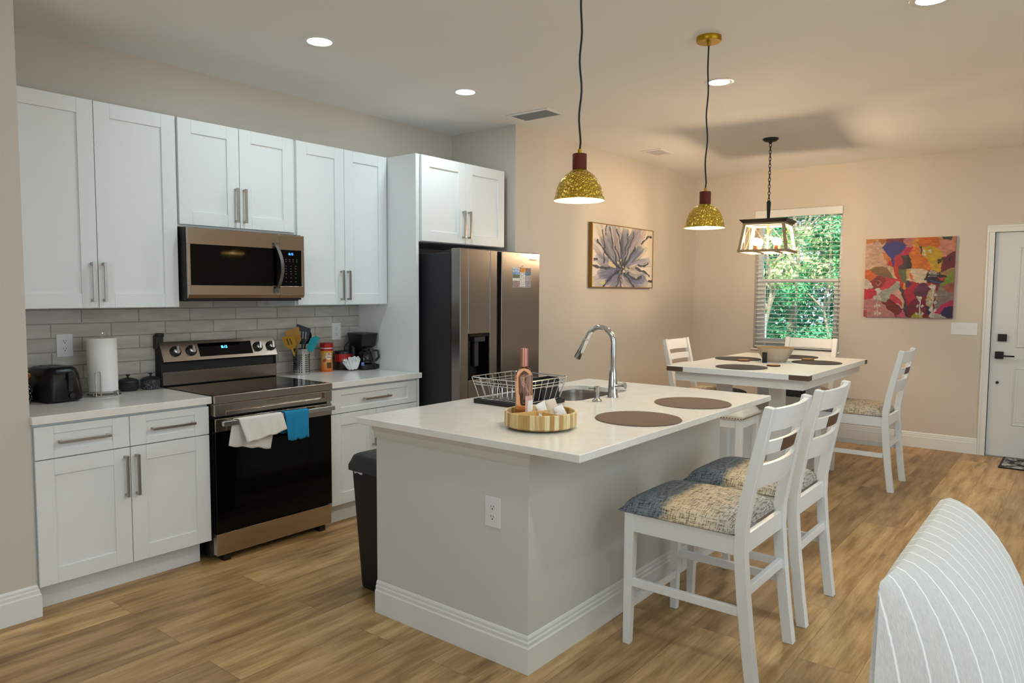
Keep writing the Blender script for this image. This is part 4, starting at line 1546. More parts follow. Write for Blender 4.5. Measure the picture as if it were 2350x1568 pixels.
wrap_patch(t, (cx_, cy_, ZC), 0.0445, fa - 0.15, fa + 0.85, 0.085, 0.140, plain('logo_cream', 'f2ead8', 0.5), 'logo_patch', True)
wrap_patch(t, (cx_, cy_, ZC), 0.0428, fa + 0.05, fa + 0.85, 0.026, 0.066, plain('label_brown', '5b2d14', 0.5), 'label_square')
wrap_patch(t, (cx_, cy_, ZC), 0.0422, fa - 0.55, fa - 0.10, 0.072, 0.092, REDP, 'label_dot', True)
la = fa + 0.36
text('logo_lettering', 'Coffee\nmate', 0.017, REDP, (cx_ + 0.0465 * cos(la), cy_ + 0.0465 * sin(la), ZC + 0.113), (pi / 2, 0, la + pi / 2), t)

# coffee can
c2 = (1.318, -0.075)
t = thing('coffee_can', 'red coffee can with black lid behind the filters', 'coffee can', (*c2, ZC))
MB().lathe([(0.058, 0), (0.060, 0.003), (0.060, 0.115), (0.058, 0.118)], (*c2, ZC), 40).build('can_body', plain('dark_brown_can', '2a0e0a', 0.3), t, smooth=True)
wrap_patch(t, (*c2, ZC), 0.0605, fa - 1.3, fa + 1.4, 0.06, 0.116, REDP, 'red_label')
wrap_patch(t, (*c2, ZC), 0.0608, fa - 0.2, fa + 0.9, 0.062, 0.094, plain('orange_label', 'e04a18', 0.4), 'orange_label', True)
MB().lathe([(0.0625, 0.116), (0.0625, 0.132), (0.060, 0.136), (0.01, 0.137)], (*c2, ZC), 40).build('lid', BLK, t, smooth=True)

# coffee filters in a bag
c3 = (1.320, -0.185)
t = thing('coffee_filters', 'bag of white fluted coffee filters in front of coffee maker', 'coffee filters', (*c3, ZC))
m = MB()
Rf = Matrix.Translation((c3[0], c3[1], ZC + 0.004)) @ Matrix.Rotation(-0.22, 4, 'Y')
for j in range(5):
    def f(u, v, j=j):
        a = 2 * pi * u
        r = (0.034 + 0.026 * v ** 0.8 - 0.0012 * j) * (1 + 0.075 * cos(18 * a) * (0.35 + 0.65 * v))
        p = Rf @ Vector((r * cos(a), r * sin(a), 0.010 + 0.004 * j + 0.058 * v + 0.003 * sin(9 * a + j)))
        return tuple(p)
    m.grid(f, 108, 5, True)
m.lathe([(0.001, 0.012), (0.034, 0.012)], (c3[0], c3[1], ZC), 24, cap0=False, cap1=False)
m.build('filter_stack', plain('filter_paper', 'f4f4f4', 0.9), t, smooth=True, fix=False, ang=180)
MB().box(c3[0] + 0.022, c3[0] + 0.046, c3[1] - 0.066, c3[1] - 0.062, ZC + 0.036, ZC + 0.060).build('blue_tag', plain('blue_tag', '6a7fb8', 0.5), t)

# coffee maker
c4 = (1.436, -0.150)
t = thing('coffee_maker', 'black drip coffee maker in the corner by the white panel', 'coffee maker', (*c4, ZC))


def rr_loft(levels, c, rot=0, n=5):
    m = MB()
    rg = []
    for (hx, hy, z, r, oy) in levels:
        rg.append([(x, y + oy, z) for x, y in rrect(-hx, hx, -hy, hy, r, n)])
    k_ = len(rg[0])
    m.add([p for r in rg for p in r], [(i * k_ + k, i * k_ + (k + 1) % k_, (i + 1) * k_ + (k + 1) % k_, (i + 1) * k_ + k) for i in range(len(rg) - 1) for k in range(k_)] + [tuple(range(k_ - 1, -1, -1)), tuple((len(rg) - 1) * k_ + k for k in range(k_))])
    return put(m, Matrix.Translation((*c, ZC)) @ Matrix.Rotation(rot, 4, 'Z'))


rr_loft([(0.068, 0.095, 0.0, 0.03, 0), (0.070, 0.098, 0.006, 0.03, 0), (0.066, 0.094, 0.040, 0.03, 0)], c4).build('base', BLK, t, smooth=True, ang=50)
rr_loft([(0.066, 0.030, 0.035, 0.02, 0.06), (0.066, 0.030, 0.17, 0.02, 0.06)], c4).build('column', BLK, t, smooth=True, ang=50)
rr_loft([(0.052, 0.070, 0.158, 0.03, 0.0), (0.064, 0.090, 0.175, 0.03, 0.0), (0.072, 0.096, 0.250, 0.03, 0.0), (0.076, 0.100, 0.252, 0.03, 0.0), (0.076, 0.100, 0.262, 0.03, 0.0), (0.06, 0.08, 0.266, 0.03, 0.0)], c4).build('filter_housing', BLK, t, smooth=True, ang=40)
CG = plain('carafe_glass', '0b0c0d', 0.03)
MB().lathe([(0.040, 0.042), (0.056, 0.05), (0.060, 0.075), (0.050, 0.115), (0.034, 0.140), (0.036, 0.150)], (c4[0], c4[1] - 0.03, ZC), 32).build('carafe', CG, t, smooth=True)
m = MB().tube([(c4[0] + 0.035, c4[1] - 0.07, ZC + 0.140), (c4[0] + 0.060, c4[1] - 0.098, ZC + 0.135), (c4[0] + 0.064, c4[1] - 0.104, ZC + 0.09), (c4[0] + 0.050, c4[1] - 0.085, ZC + 0.062)], 0.008, 10)
m.build('carafe_handle', BLK, t, smooth=True)
MB().box(c4[0] + 0.060, c4[0] + 0.078, c4[1] - 0.092, c4[1] - 0.070, ZC + 0.008, ZC + 0.036).build('switch', BLK, t, bev=0.003)
MB().tube([(c4[0] - 0.06, c4[1] + 0.04, ZC + 0.20), (c4[0] - 0.085, c4[1] + 0.06, ZC + 0.195), (c4[0] - 0.10, c4[1] + 0.08, ZC + 0.165), (c4[0] - 0.10, c4[1] + 0.09, ZC + 0.10), (c4[0] - 0.07, c4[1] + 0.10, ZC + 0.02), (c4[0] - 0.03, c4[1] + 0.09, ZC + 0.012)], 0.0045, 8).build('power_cord', CORDM, t, smooth=True)


# outlets and switches
def outlet(label, c, face, W=0.080, H=0.122, blank=False):
    """duplex wall plate; face '-y' or '-x'"""
    t = thing('outlet_plate', label, 'outlet', c)
    def P(u0, u1, d0, d1, z0, z1):
        if face == '-y':
            return MB().box(c[0] + u0, c[0] + u1, c[1] - d1, c[1] - d0, c[2] + z0, c[2] + z1)
        return MB().box(c[0] - d1, c[0] - d0, c[1] - u1, c[1] - u0, c[2] + z0, c[2] + z1)
    P(-W / 2, W / 2, 0, 0.005, -H / 2, H / 2).build('plate', WPL if not blank else ISLP, t, bev=0.002)
    for s_ in (-1, 1):
        rec = MB()
        zc = s_ * 0.0205
        poly = [(0.0165 * cos(a), max(-0.0125, min(0.0125, 0.0175 * sin(a)))) for a in [2 * pi * k / 24 for k in range(24)]]
        if face == '-y':
            rec.prism([(c[0] + u, c[2] + zc + v) for u, v in poly], 'y', c[1] - 0.0065, c[1] - 0.004)
        else:
            rec.prism([(c[1] - u, c[2] + zc + v) for u, v in poly], 'x', c[0] - 0.0065, c[0] - 0.004)
        r = rec.build('receptacle', WPL if not blank else ISLP, t)
        for (u, v, w_, h_) in ((-0.0065, 0.004, 0.0012, 0.0042), (0.0065, 0.004, 0.0012, 0.0036), (0, -0.0065, 0.0026, 0.0026)):
            P(u - w_, u + w_, 0.0060, 0.0068, zc + v - h_, zc + v + h_).build('slot', SLOT if not blank else ISLP, r)
    return t


outlet('white duplex outlet on the backsplash above the toaster', (-0.476, -0.008, 1.182), '-y')
outlet('white duplex outlet on the backsplash near the coffee maker', (1.310, -0.008, 1.188), '-y')
outlet('white duplex outlet on the near end of the island', (IX0, -2.464, 0.604), '-x')
outlet('wall-coloured outlet on the island side behind the nearest chair', (1.060, IY1, 0.495), '-y', blank=True)
t = thing('plug_adapter', 'black plug adapter on the backsplash behind stove top left corner', 'plug', (0.022, -0.008, 1.18))
MB().box(-0.010, 0.034, -0.052, -0.009, 1.135, 1.215).build('adapter_body', BLK, t, bev=0.006)
MB().box(0.000, 0.040, -0.050, -0.012, 1.205, 1.228).build('plug_head', BLK, t, bev=0.005)
t = thing('switch_plate', 'white four-gang light switch plate left of the front door', 'light switch', (XF, -3.376, 1.162))
MB().box(XF - 0.006, XF, -3.482, -3.270, 1.105, 1.219).build('plate', WPL, t, bev=0.002)
for k in range(4):
    y = -3.376 + (k - 1.5) * -0.0462
    MB().prism([(XF - 0.0095, 1.195), (XF - 0.006, 1.195), (XF - 0.006, 1.129), (XF - 0.0068, 1.129)], 'y', y - 0.0165, y + 0.0165).build('rocker', WPL, t, bev=0.0008)

# ================================================================ CEILING FIXTURES
def downlight(x, y, label, group=None, watts=DOWN_W):
    t = thing('ceiling_downlight', label, 'ceiling light', (x, y, CEIL), group)
    MB().lathe([(0.064, -0.003), (0.084, -0.005), (0.090, -0.002), (0.090, 0.0)], (x, y, CEIL), 40, cap0=False, cap1=False).build('trim_ring', TRIM, t, smooth=True)
    MB().lathe([(0.001, -0.0022), (0.066, -0.0022)], (x, y, CEIL), 40, cap0=False, cap1=False).build('diffuser', DISC, t)
    light('downlight_lamp', 'AREA', (x, y, CEIL - 0.012), watts, COOL, (0, 0, 0), shape='DISK', size=0.13)
    return t


downlight(0.428, -1.035, 'round recessed ceiling light over the stove aisle, nearest the left')
downlight(1.615, -0.995, 'round recessed ceiling light in front of the fridge')
downlight(2.415, -2.408, 'round recessed ceiling light beside the far brass pendant cord')
downlight(1.764, -3.668, 'round recessed ceiling light cut by the top picture edge')
for x, y in ((-0.5, -3.9), (3.9, -4.4), (0.2, -5.7), (-2.8, -5.0)):  # unseen downlights added to brighten the room from the living side
    downlight(x, y, 'round recessed ceiling light added as unseen fill over the living side behind the viewer', 'added fill downlights over the living side', 10.0)


def vent(label, x, y, lx, ly, mat_s, duct, slat_along='x', nslat=7):
    t = thing('ceiling_vent', label, 'vent', (x, y, CEIL))
    f = MB()
    a, b = lx / 2, ly / 2
    e = 0.030
    for (x0, x1, y0, y1) in ((-a, a, -b, -b + e), (-a, a, b - e, b), (-a, -a + e, -b + e, b - e), (a - e, a, -b + e, b - e)):
        f.box(x + x0, x + x1, y + y0, y + y1, CEIL - 0.006, CEIL)
    f.build('frame', CEILP, t, bev=0.002)
    MB().box(x - a + e, x + a - e, y - b + e, y + b - e, CEIL - 0.001, CEIL - 0.0005).build('backing', duct, t)
    for k in range(nslat):
        u = (k + 0.5) / nslat
        s = MB()
        if slat_along == 'y':
            q = x - a + e + u * (lx - 2 * e)
            hw = 0.22 * (lx - 2 * e) / nslat
            s.prism([(q - hw, CEIL - 0.0035), (q + hw, CEIL - 0.0050), (q + hw, CEIL - 0.0040), (q - hw, CEIL - 0.0025)], 'y', y - b + e, y + b - e)
        else:
            q = y - b + e + u * (ly - 2 * e)
            s.hexa([(x - a + e, q - 0.007, CEIL - 0.010), (x - a + e, q - 0.005, CEIL - 0.010), (x - a + e, q + 0.007, CEIL - 0.002), (x - a + e, q + 0.005, CEIL - 0.002)],
                   [(x + a - e, q - 0.007, CEIL - 0.010), (x + a - e, q - 0.005, CEIL - 0.010), (x + a - e, q + 0.007, CEIL - 0.002), (x + a - e, q + 0.005, CEIL - 0.002)])
        s.build('slat', mat_s, t)
    return t


vent('grey slatted ceiling vent in front of the fridge alcove', 2.395, -0.992, 0.245, 0.385, plain('vent_slat_grey', '9aa0a4', 0.5), plain('duct_grey', '2c3034', 0.8), 'y', 8)
vent('cream slatted ceiling vent above the flower painting', 4.235, -1.045, 0.30, 0.22, CEILP, plain('duct_brown', '4a3826', 0.8), 'y', 7)


# pendants
def pendant(x, y, zr, label):
    """zr = height of the shade rim"""
    t = thing('pendant_lamp', label, 'pendant lamp', (x, y, CEIL))
    MB().lathe([(0.063, 0.0), (0.063, -0.022), (0.060, -0.026), (0.010, -0.026), (0.008, -0.045)], (x, y, CEIL), 40).build('canopy', GOLD, t, smooth=True, ang=40)
    n_ = 24
    zt = zr + 0.205
    pts = [(x + 0.004 * sin(k * 0.9), y + 0.003 * sin(k * 0.7), CEIL - 0.04 - (CEIL - 0.04 - zt) * k / n_) for k in range(n_ + 1)]
    pts[0] = (x, y, CEIL - 0.04)
    pts[-1] = (x, y, zt)
    MB().tube(pts, 0.0042, 8).build('cord', CORDM, t, smooth=True)
    MB().lathe([(0.008, 0.188), (0.008, 0.206), (0.005, 0.207)], (x, y, zr), 20).build('cord_grip', GOLD, t, smooth=True, ang=40)
    MB().lathe([(0.0285, 0.124), (0.029, 0.126), (0.029, 0.186), (0.028, 0.188), (0.004, 0.189)], (x, y, zr), 32).build('wood_cap', WALNUT, t, smooth=True, ang=40)
    out = [(0.026, 0.124), (0.034, 0.120), (0.050, 0.110), (0.068, 0.094), (0.083, 0.072), (0.093, 0.046), (0.099, 0.018), (0.104, 0.0)]
    MB().lathe(out, (x, y, zr), 56, cap0=False, cap1=False).build('shade', BRASSH, t, smooth=True, ang=80)
    MB().lathe([(0.001, 0.116)] + [(r - 0.002, z - 0.001 if i < 7 else z) for i, (r, z) in enumerate(out)], (x, y, zr), 56, cap0=False, cap1=False).build('shade_lining', GOLDIN, t, smooth=True, ang=80)
    MB().sphere((x, y, zr + 0.036), 0.030, 20, 12, 1.1).build('bulb', BULB, t, smooth=True)
    return t


pendant(0.503, -2.634, 1.853, 'near hammered brass dome pendant lamp over the bamboo tray')
pendant(1.618, -2.685, 1.820, 'far hammered brass dome pendant lamp with gold ceiling canopy')

# lantern
LX, LY = 4.268, -2.090
t = thing('lantern_chandelier', 'black and wood lantern chandelier on chain above the dining table', 'chandelier', (LX, LY, CEIL))
MB().lathe([(0.062, 0.0), (0.066, -0.006), (0.050, -0.022), (0.016, -0.030), (0.008, -0.045)], (LX, LY, CEIL), 32).build('canopy', BLKM, t, smooth=True)
zc0, zc1 = CEIL - 0.040, 2.262
nl = 17
for k in range(nl):
    z = zc0 + (zc1 - zc0) * (k + 0.5) / nl
    hh = (zc0 - zc1) / nl * 0.66
    q = []
    for j in range(12):
        a = 2 * pi * j / 12
        u = 0.009 * cos(a)
        v = hh * sin(a)
        q.append((LX + (u if k % 2 else 0), LY + (0 if k % 2 else u), z + v))
    MB().tube(q, 0.0028, 6, True).build('chain_link', BLKM, t, smooth=True)
MB().lathe([(0.006, 2.275), (0.017, 2.262), (0.017, 2.25), (0.012, 2.12), (0.012, 2.10)], (LX, LY, 0), 20).build('stem', BLKM, t, smooth=True)
RL = Matrix.Translation((LX, LY, 0)) @ Matrix.Rotation(0.12, 4, 'Z')


def sqr(h, z):
    return [(-h, -h, z), (h, -h, z), (h, h, z), (-h, h, z)]


put(MB().hexa(sqr(0.172, 2.074), sqr(0.200, 2.104)), RL).build('top_plate', BLKM, t, bev=0.002)
WOODL = plain('weathered_wood', 'a38a68', 0.6, vary=0.2, vscale=30)
zt_, zb_ = 2.074, 1.828
ht_, hb_ = 0.168, 0.205
fr_ = MB()
for sx, sy in ((-1, -1), (1, -1), (1, 1), (-1, 1)):
    def cq(h, z):
        w_ = 0.012
        return [(sx * h - w_, sy * h - w_, z), (sx * h + w_, sy * h - w_, z), (sx * h + w_, sy * h + w_, z), (sx * h - w_, sy * h + w_, z)]
    put(MB().hexa(cq(hb_ - 0.012, zb_), cq(ht_ - 0.012, zt_)), RL).build('corner_post', WOODL, t)
for (h, z0, z1) in ((hb_, zb_, zb_ + 0.022), (ht_ + 0.003, zt_ - 0.016, zt_)):
    for (a, b, c, d) in ((-h, h, -h, -h + 0.018), (-h, h, h - 0.018, h), (-h, -h + 0.018, -h + 0.018, h - 0.018), (h - 0.018, h, -h + 0.018, h - 0.018)):
        put(MB().box(a, b, c, d, z0, z1), RL).build('frame_rail', WOODL, t)
GW = plain('gilt_wire', 'b08a50', 0.4, 0.7)
for k in range(4):
    Rk = RL @ Matrix.Rotation(k * pi / 2, 4, 'Z')
    m = MB()
    def S(u, v, out=0.0):   # point on a side, u -1..1, v 0..1
        h = (hb_ - 0.012) + ((ht_ - 0.012) - (hb_ - 0.012)) * v
        return (u * (h - 0.012), -h - out, zb_ + 0.02 + (zt_ - zb_ - 0.036) * v)
    for p, q in (((-1, 0), (0, 1)), ((-1, 1), (0, 0)), ((0, 0), (1, 1)), ((0, 1), (1, 0))):
        m.tube([S(*p), S((p[0] + q[0]) / 2, (p[1] + q[1]) / 2), S(*q)], 0.0012, 6)
    put(m, Rk).build('wire_lattice', GW, t)
m = MB()
for q in (-0.08, 0.08):
    m.box(-0.19, 0.19, q - 0.01, q + 0.01, zb_ + 0.004, zb_ + 0.013)
put(m, RL).build('socket_bar', BLKM, t)
put(MB().cyl((0, 0, 0), 0.008, zb_ + 0.01, 2.08, 12), RL).build('centre_rod', GW, t)
SOCK = plain('candle_sleeve', '7a4a20', 0.5)
for (dx, dy) in ((-0.055, -0.08), (0.055, -0.08), (-0.055, 0.08), (0.055, 0.08)):
    p = RL @ Vector((dx, dy, 0))
    MB().cyl((p.x, p.y, 0), 0.019, zb_ + 0.012, zb_ + 0.062, 20).build('candle_sleeve', SOCK, t, smooth=True)
    MB().sphere((p.x, p.y, zb_ + 0.094), 0.027, 20, 12, 1.25).build('bulb', BULBL, t, smooth=True)

# ================================================================ DINING TABLE
TBX0, TBX1, TBY0, TBY1 = 3.158, 4.825, -1.719, -2.789
t = thing('dining_table', 'white counter-height dining table with brown corner inlays', 'table', ((TBX0 + TBX1) / 2, (TBY0 + TBY1) / 2, 0))
MB().box(TBX0, TBX1, TBY1, TBY0, 0.872, 0.914).build('tabletop', WHITEP, t, bev=0.003)
m = MB()
i = 0.048
for (a, b, c, d) in ((TBX0 + i, TBX1 - i, TBY0 - i - 0.02, TBY0 - i), (TBX0 + i, TBX1 - i, TBY1 + i, TBY1 + i + 0.02), (TBX0 + i, TBX0 + i + 0.02, TBY1 + i + 0.0201, TBY0 - i - 0.0201), (TBX1 - i - 0.02, TBX1 - i, TBY1 + i + 0.0201, TBY0 - i - 0.0201)):
    m.box(a, b, c, d, 0.800, 0.872)
m.build('apron', WHITEP, t, bev=0.002)
for (x, sx) in ((TBX0, 1), (TBX1, -1)):
    for (y, sy) in ((TBY0, -1), (TBY1, 1)):
        m = MB()
        e = 0.0012
        m.box(x - sx * e, x + sx * 0.02, y - sy * e, y + sy * 0.135, 0.8755, 0.9105)
        m.box(x + sx * 0.0201, x + sx * 0.075, y - sy * e, y + sy * 0.02, 0.8755, 0.9105)
        m.build('corner_inlay', BROWNW, t)
for x in (3.50, 4.42):
    for y in (-2.033, -2.450):
        MB().box(x, x + 0.095, y - 0.05, y + 0.05, 0.14, 0.80).build('post', WHITEP, t, bev=0.003)
m = MB().box(3.46, 4.53, -2.54, -1.94, 0.06, 0.14)
m.box(3.48, 4.51, -2.52, -1.96, 0.0, 0.06)
m.build('plinth', WHITEP, t, bev=0.004)
m = MB().box(3.56, 4.45, -2.46, -2.02, 0.14, 0.58)
m.build('storage_box', WHITEP, t, bev=0.003)

placemat('placemat', 'round dark placemat at the near end of dining table', 3.412, -2.216, 0.914, 0.19, PLGRY, 'placemats on the dining table')
placemat('placemat', 'round dark placemat on dining table toward the flower painting wall', 4.090, -1.925, 0.914, 0.19, PLGRY, 'placemats on the dining table')
placemat('placemat', 'round dark placemat on dining table toward the front door side', 4.190, -2.550, 0.914, 0.19, PLGRY, 'placemats on the dining table')
placemat('placemat', 'round dark placemat at window end behind the wooden bowl', 4.615, -2.245, 0.914, 0.19, PLGRY, 'placemats on the dining table')
t = thing('wooden_bowl', 'pale wooden bowl on the dining table', 'bowl', (4.080, -2.245, 0.914))
BW = plain('washed_wood', 'c3b29b', 0.6, vary=0.12, vscale=22)
MB().lathe([(0.085, 0.0), (0.090, 0.004), (0.118, 0.05), (0.142, 0.100), (0.148, 0.116)], (4.080, -2.245, 0.914), 48, cap1=False).build('bowl_wall', BW, t, smooth=True)
MB().lathe([(0.148, 0.116), (0.146, 0.119), (0.141, 0.117), (0.132, 0.095), (0.105, 0.05), (0.07, 0.016), (0.001, 0.014)], (4.080, -2.245, 0.914), 48, cap0=False, cap1=False).build('bowl_rim', plain('bowl_rim_wood', 'a98d62', 0.55), t, smooth=True)
m = MB().lathe([(0.0185, 0.0), (0.019, 0.002), (0.019, 0.084), (0.0175, 0.086), (0.002, 0.086)], (3.900, -2.222, 0.914), 24)
tag(m.build('pepper_mill', BLKM, None, smooth=True, ang=40), 'slim black cylinder standing in front of the wooden bowl', 'pepper mill')
for (x, y, lab) in ((3.925, -2.038, 'round wood slice coaster near the placemat by the painting wall'), (4.370, -2.425, 'round wood slice coaster right of the wooden bowl'), (3.665, -2.375, 'round wood slice coaster beside the near-end dark placemat')):
    t = thing('wood_coaster', lab, 'coaster', (x, y, 0.914), 'wood slice coasters')
    MB().lathe([(0.049, 0.0), (0.051, 0.004), (0.050, 0.012)], (x, y, 0.914), 28, cap1=False).build('bark_edge', plain('bark', '5a3c22', 0.8), t, smooth=True)
    MB().lathe([(0.050, 0.012), (0.046, 0.0135), (0.001, 0.0135)], (x, y, 0.914), 28, cap0=False, cap1=False).build('cut_face', plain('cut_wood', 'a9834f', 0.6, vary=0.2, vscale=60), t)


# ================================================================ CHAIRS
def make_chair(label, x, y, rz):
    """faces local +y; origin on the floor under the seat centre"""
    t = thing('counter_chair', label, 'chair', (0, 0, 0))
    W = 0.237
    lw = 0.042
    # rear leg / back stile profile: (y, z)
    fr_ = [(-0.246, 0.0), (-0.226, 0.15), (-0.205, 0.33), (-0.190, 0.50), (-0.192, 0.60), (-0.212, 0.72), (-0.243, 0.86), (-0.292, 1.066)]
    bk = [(-0.290, 0.0), (-0.270, 0.15), (-0.250, 0.33), (-0.236, 0.50), (-0.238, 0.60), (-0.257, 0.72), (-0.284, 0.86), (-0.326, 1.060)]
    for s in (-1, 1):
        m = MB()
        x0, x1 = s * W, s * (W - lw)
        n_ = len(fr_)
        vs = []
        for (yf, zf), (yb, zb) in zip(fr_, bk):
            vs += [(x0, yf, zf), (x1, yf, zf), (x1, yb, zb), (x0, yb, zb)]
        fs = [(0, 1, 2, 3), tuple(4 * (n_ - 1) + k for k in (3, 2, 1, 0))]
        for q in range(n_ - 1):
            for k in range(4):
                k2 = (k + 1) % 4
                fs.append((q * 4 + k, q * 4 + k2, q * 4 + 4 + k2, q * 4 + 4 + k))
        m.add(vs, fs)
        m.build('rear_leg', WHITEP, t, bev=0.003)
        m = MB().hexa([(s * W, 0.28, 0), (s * (W - 0.032), 0.28, 0), (s * (W - 0.032), 0.248, 0), (s * W, 0.248, 0)],
                      [(s * W, 0.28, 0.565), (s * (W - 0.044), 0.28, 0.565), (s * (W - 0.044), 0.236, 0.565), (s * W, 0.236, 0.565)])
        m.build('front_leg', WHITEP, t, bev=0.003)
        MB().box(s * (W - 0.008), s * (W - 0.028), -0.21, 0.245, 0.252, 0.286).build('stretcher', WHITEP, t, bev=0.002)
        MB().box(s * (W - 0.004), s * (W - 0.026), -0.205, 0.25, 0.487, 0.563).build('side_rail', WHITEP, t, bev=0.002)
        MB().box(s * (W - 0.030), s * W, 0.249, 0.279, -0.0, 0.004).build('glide', BLK, t) if False else None
    MB().box(-(W - 0.02), W - 0.02, 0.252, 0.272, 0.150, 0.186).build('stretcher', WHITEP, t, bev=0.002)
    MB().box(-(W - 0.03), W - 0.03, -0.236, -0.214, 0.322, 0.360).build('stretcher', WHITEP, t, bev=0.002)
    MB().box(-(W - 0.03), W - 0.03, 0.254, 0.276, 0.487, 0.563).build('front_rail', WHITEP, t, bev=0.002)
    MB().box(-(W - 0.03), W - 0.03, -0.226, -0.204, 0.487, 0.563).build('rear_rail', WHITEP, t, bev=0.002)

    def stile(z):
        for q in range(len(fr_) - 1):
            if fr_[q][1] <= z <= fr_[q + 1][1]:
                u = (z - fr_[q][1]) / (fr_[q + 1][1] - fr_[q][1])
                return (fr_[q][0] + (fr_[q + 1][0] - fr_[q][0]) * u + bk[q][0] + (bk[q + 1][0] - bk[q][0]) * u) / 2
        return (fr_[-1][0] + bk[-1][0]) / 2

    def slat(z0, z1, th, bow, x0, x1, name, mat, grow=0.0):
        m = MB()
        vs = []
        n_ = 14
        for q in range(n_ + 1):
            u = q / n_
            xx = x0 + (x1 - x0) * u
            b_ = -bow * (1 - (xx / (W - 0.02)) ** 2)
            for z, yy in ((z0 - grow, -th / 2 - grow), (z0 - grow, th / 2 + grow), (z1 + grow, th / 2 + grow), (z1 + grow, -th / 2 - grow)):
                vs.append((xx, stile(min(z, 1.06)) + b_ + yy, z))
        fs = [(0, 1, 2, 3), tuple(4 * n_ + k for k in (3, 2, 1, 0))]
        for q in range(n_):
            for k in range(4):
                fs.append((q * 4 + k, q * 4 + (k + 1) % 4, q * 4 + 4 + (k + 1) % 4, q * 4 + 4 + k))
        m.add(vs, fs)
        return m.build(name, mat, t, bev=0.0015)
    e_ = W - lw + 0.004
    slat(0.968, 1.056, 0.020, 0.030, -e_, e_, 'top_rail', WHITEP)
    slat(0.878, 0.930, 0.016, 0.030, -e_, e_, 'slat', WHITEP)
    slat(0.879, 0.929, 0.010, 0.0370, -0.078, 0.078, 'inlay_block', BROWNW, 0.0)
    slat(0.745, 0.838, 0.018, 0.030, -e_, e_, 'slat', WHITEP)
    # cushion
    m = MB()
    def f(u, v):
        a, b = 2 * u - 1, 2 * v - 1
        ed = (1 - abs(a) ** 5) * (1 - abs(b) ** 5)
        return (a * 0.243 * (1 - 0.02 * (1 - ed)), 0.055 + b * 0.248, 0.572 + 0.062 * max(ed, 0) ** 0.42)
    m.grid(f, 24, 24)
    m.grid(lambda u, v: (f(u, v)[0], f(u, v)[1], 0.566), 24, 24)
    ed = [(i_ / 24, 0) for i_ in range(24)] + [(1, i_ / 24) for i_ in range(24)] + [(1 - i_ / 24, 1) for i_ in range(24)] + [(0, 1 - i_ / 24) for i_ in range(24)]
    tp = [f(u, v) for u, v in ed]
    n_ = len(tp)
    m.add(tp + [(p[0], p[1], 0.566) for p in tp], [(k, (k + 1) % n_, n_ + (k + 1) % n_, n_ + k) for k in range(n_)])
    ob = m.build('seat_cushion', WEAVE, t, smooth=True, ang=70)
    m = MB().tube([(p[0] * 1.004, 0.055 + (p[1] - 0.055) * 1.004, 0.5705) for p in tp], 0.004, 6, True)
    m.build('piping', WEAVE, t, smooth=True)
    t.location = (x, y, 0)
    t.rotation_euler = (0, 0, rz)
    return t


GC = 'matching white ladder-back counter chairs'
ch = make_chair('nearest white ladder-back counter chair at the island, fully in view', 0.855, -3.082, 0.0)
ch['group'] = GC
dup(ch, (1.478, -3.080, 0), 0.0, 'second white ladder-back chair at island, just behind the nearest one', GC)
dup(ch, (4.150, -1.620, 0), pi, 'white ladder-back chair on painting side of dining table', GC)
dup(ch, (4.840, -2.225, 0), pi / 2, 'white ladder-back chair at table end in front of the window', GC)
dup(ch, (4.150, -2.912, 0), 0.0, 'white ladder-back chair on right of dining table facing the painting wall', GC)

# nail-head stool
sx0, sx1, sy0, sy1 = 2.790, 3.130, -2.465, -2.125
t = thing('counter_stool', 'cream cushioned backless stool with nailhead trim beyond island end', 'stool', ((sx0 + sx1) / 2, (sy0 + sy1) / 2, 0))
for x in (sx0, sx1 - 0.042):
    for y in (sy0, sy1 - 0.042):
        MB().box(x, x + 0.042, y, y + 0.042, 0, 0.62).build('leg', WHITEP, t, bev=0.003)
m = MB()
for (a, b, c, d) in ((sx0 + 0.004, sx0 + 0.026, sy0 + 0.042, sy1 - 0.042), (sx1 - 0.026, sx1 - 0.004, sy0 + 0.042, sy1 - 0.042), (sx0 + 0.042, sx1 - 0.042, sy0 + 0.004, sy0 + 0.026), (sx0 + 0.042, sx1 - 0.042, sy1 - 0.026, sy1 - 0.004)):
    m.box(a, b, c, d, 0.555, 0.615)
m.build('apron', WHITEP, t, bev=0.002)
for (a, b, c, d) in ((sx0 + 0.01, sx0 + 0.03, sy0, sy1), (sx1 - 0.03, sx1 - 0.01, sy0, sy1), (sx0, sx1, sy0 + 0.01, sy0 + 0.03), (sx0, sx1, sy1 - 0.03, sy1 - 0.01)):
    MB().box(a, b, c, d, 0.20, 0.235).build('stretcher', WHITEP, t)
m = MB()
cm, cn = (sx0 + sx1) / 2, (sy0 + sy1) / 2
def fst(u, v):
    a, b = 2 * u - 1, 2 * v - 1
    ed = max((1 - abs(a) ** 6) * (1 - abs(b) ** 6), 0)
    return (cm + a * 0.178, cn + b * 0.178, 0.640 + 0.052 * ed ** 0.45)
m.grid(fst, 18, 18)
m.box(cm - 0.178, cm + 0.178, cn - 0.178, cn + 0.178, 0.616, 0.640)
m.build('seat_cushion', plain('cream_leather', 'ddd4c4', 0.5), t, smooth=True, ang=60)
m = MB()
NH = plain('nailhead', '8a7a66', 0.3, 0.8)
for k in range(18):
    q = -0.17 + k * 0.02
    for (x, y) in ((cm - 0.179, cn + q), (cm + q, cn - 0.179), (cm + 0.179, cn + q), (cm + q, cn + 0.179)):
        m.sphere((x, y, 0.624), 0.0055, 6, 4)
nh = m.build('nailhead_trim', NH, t, smooth=True)
nh['kind'] = 'stuff'

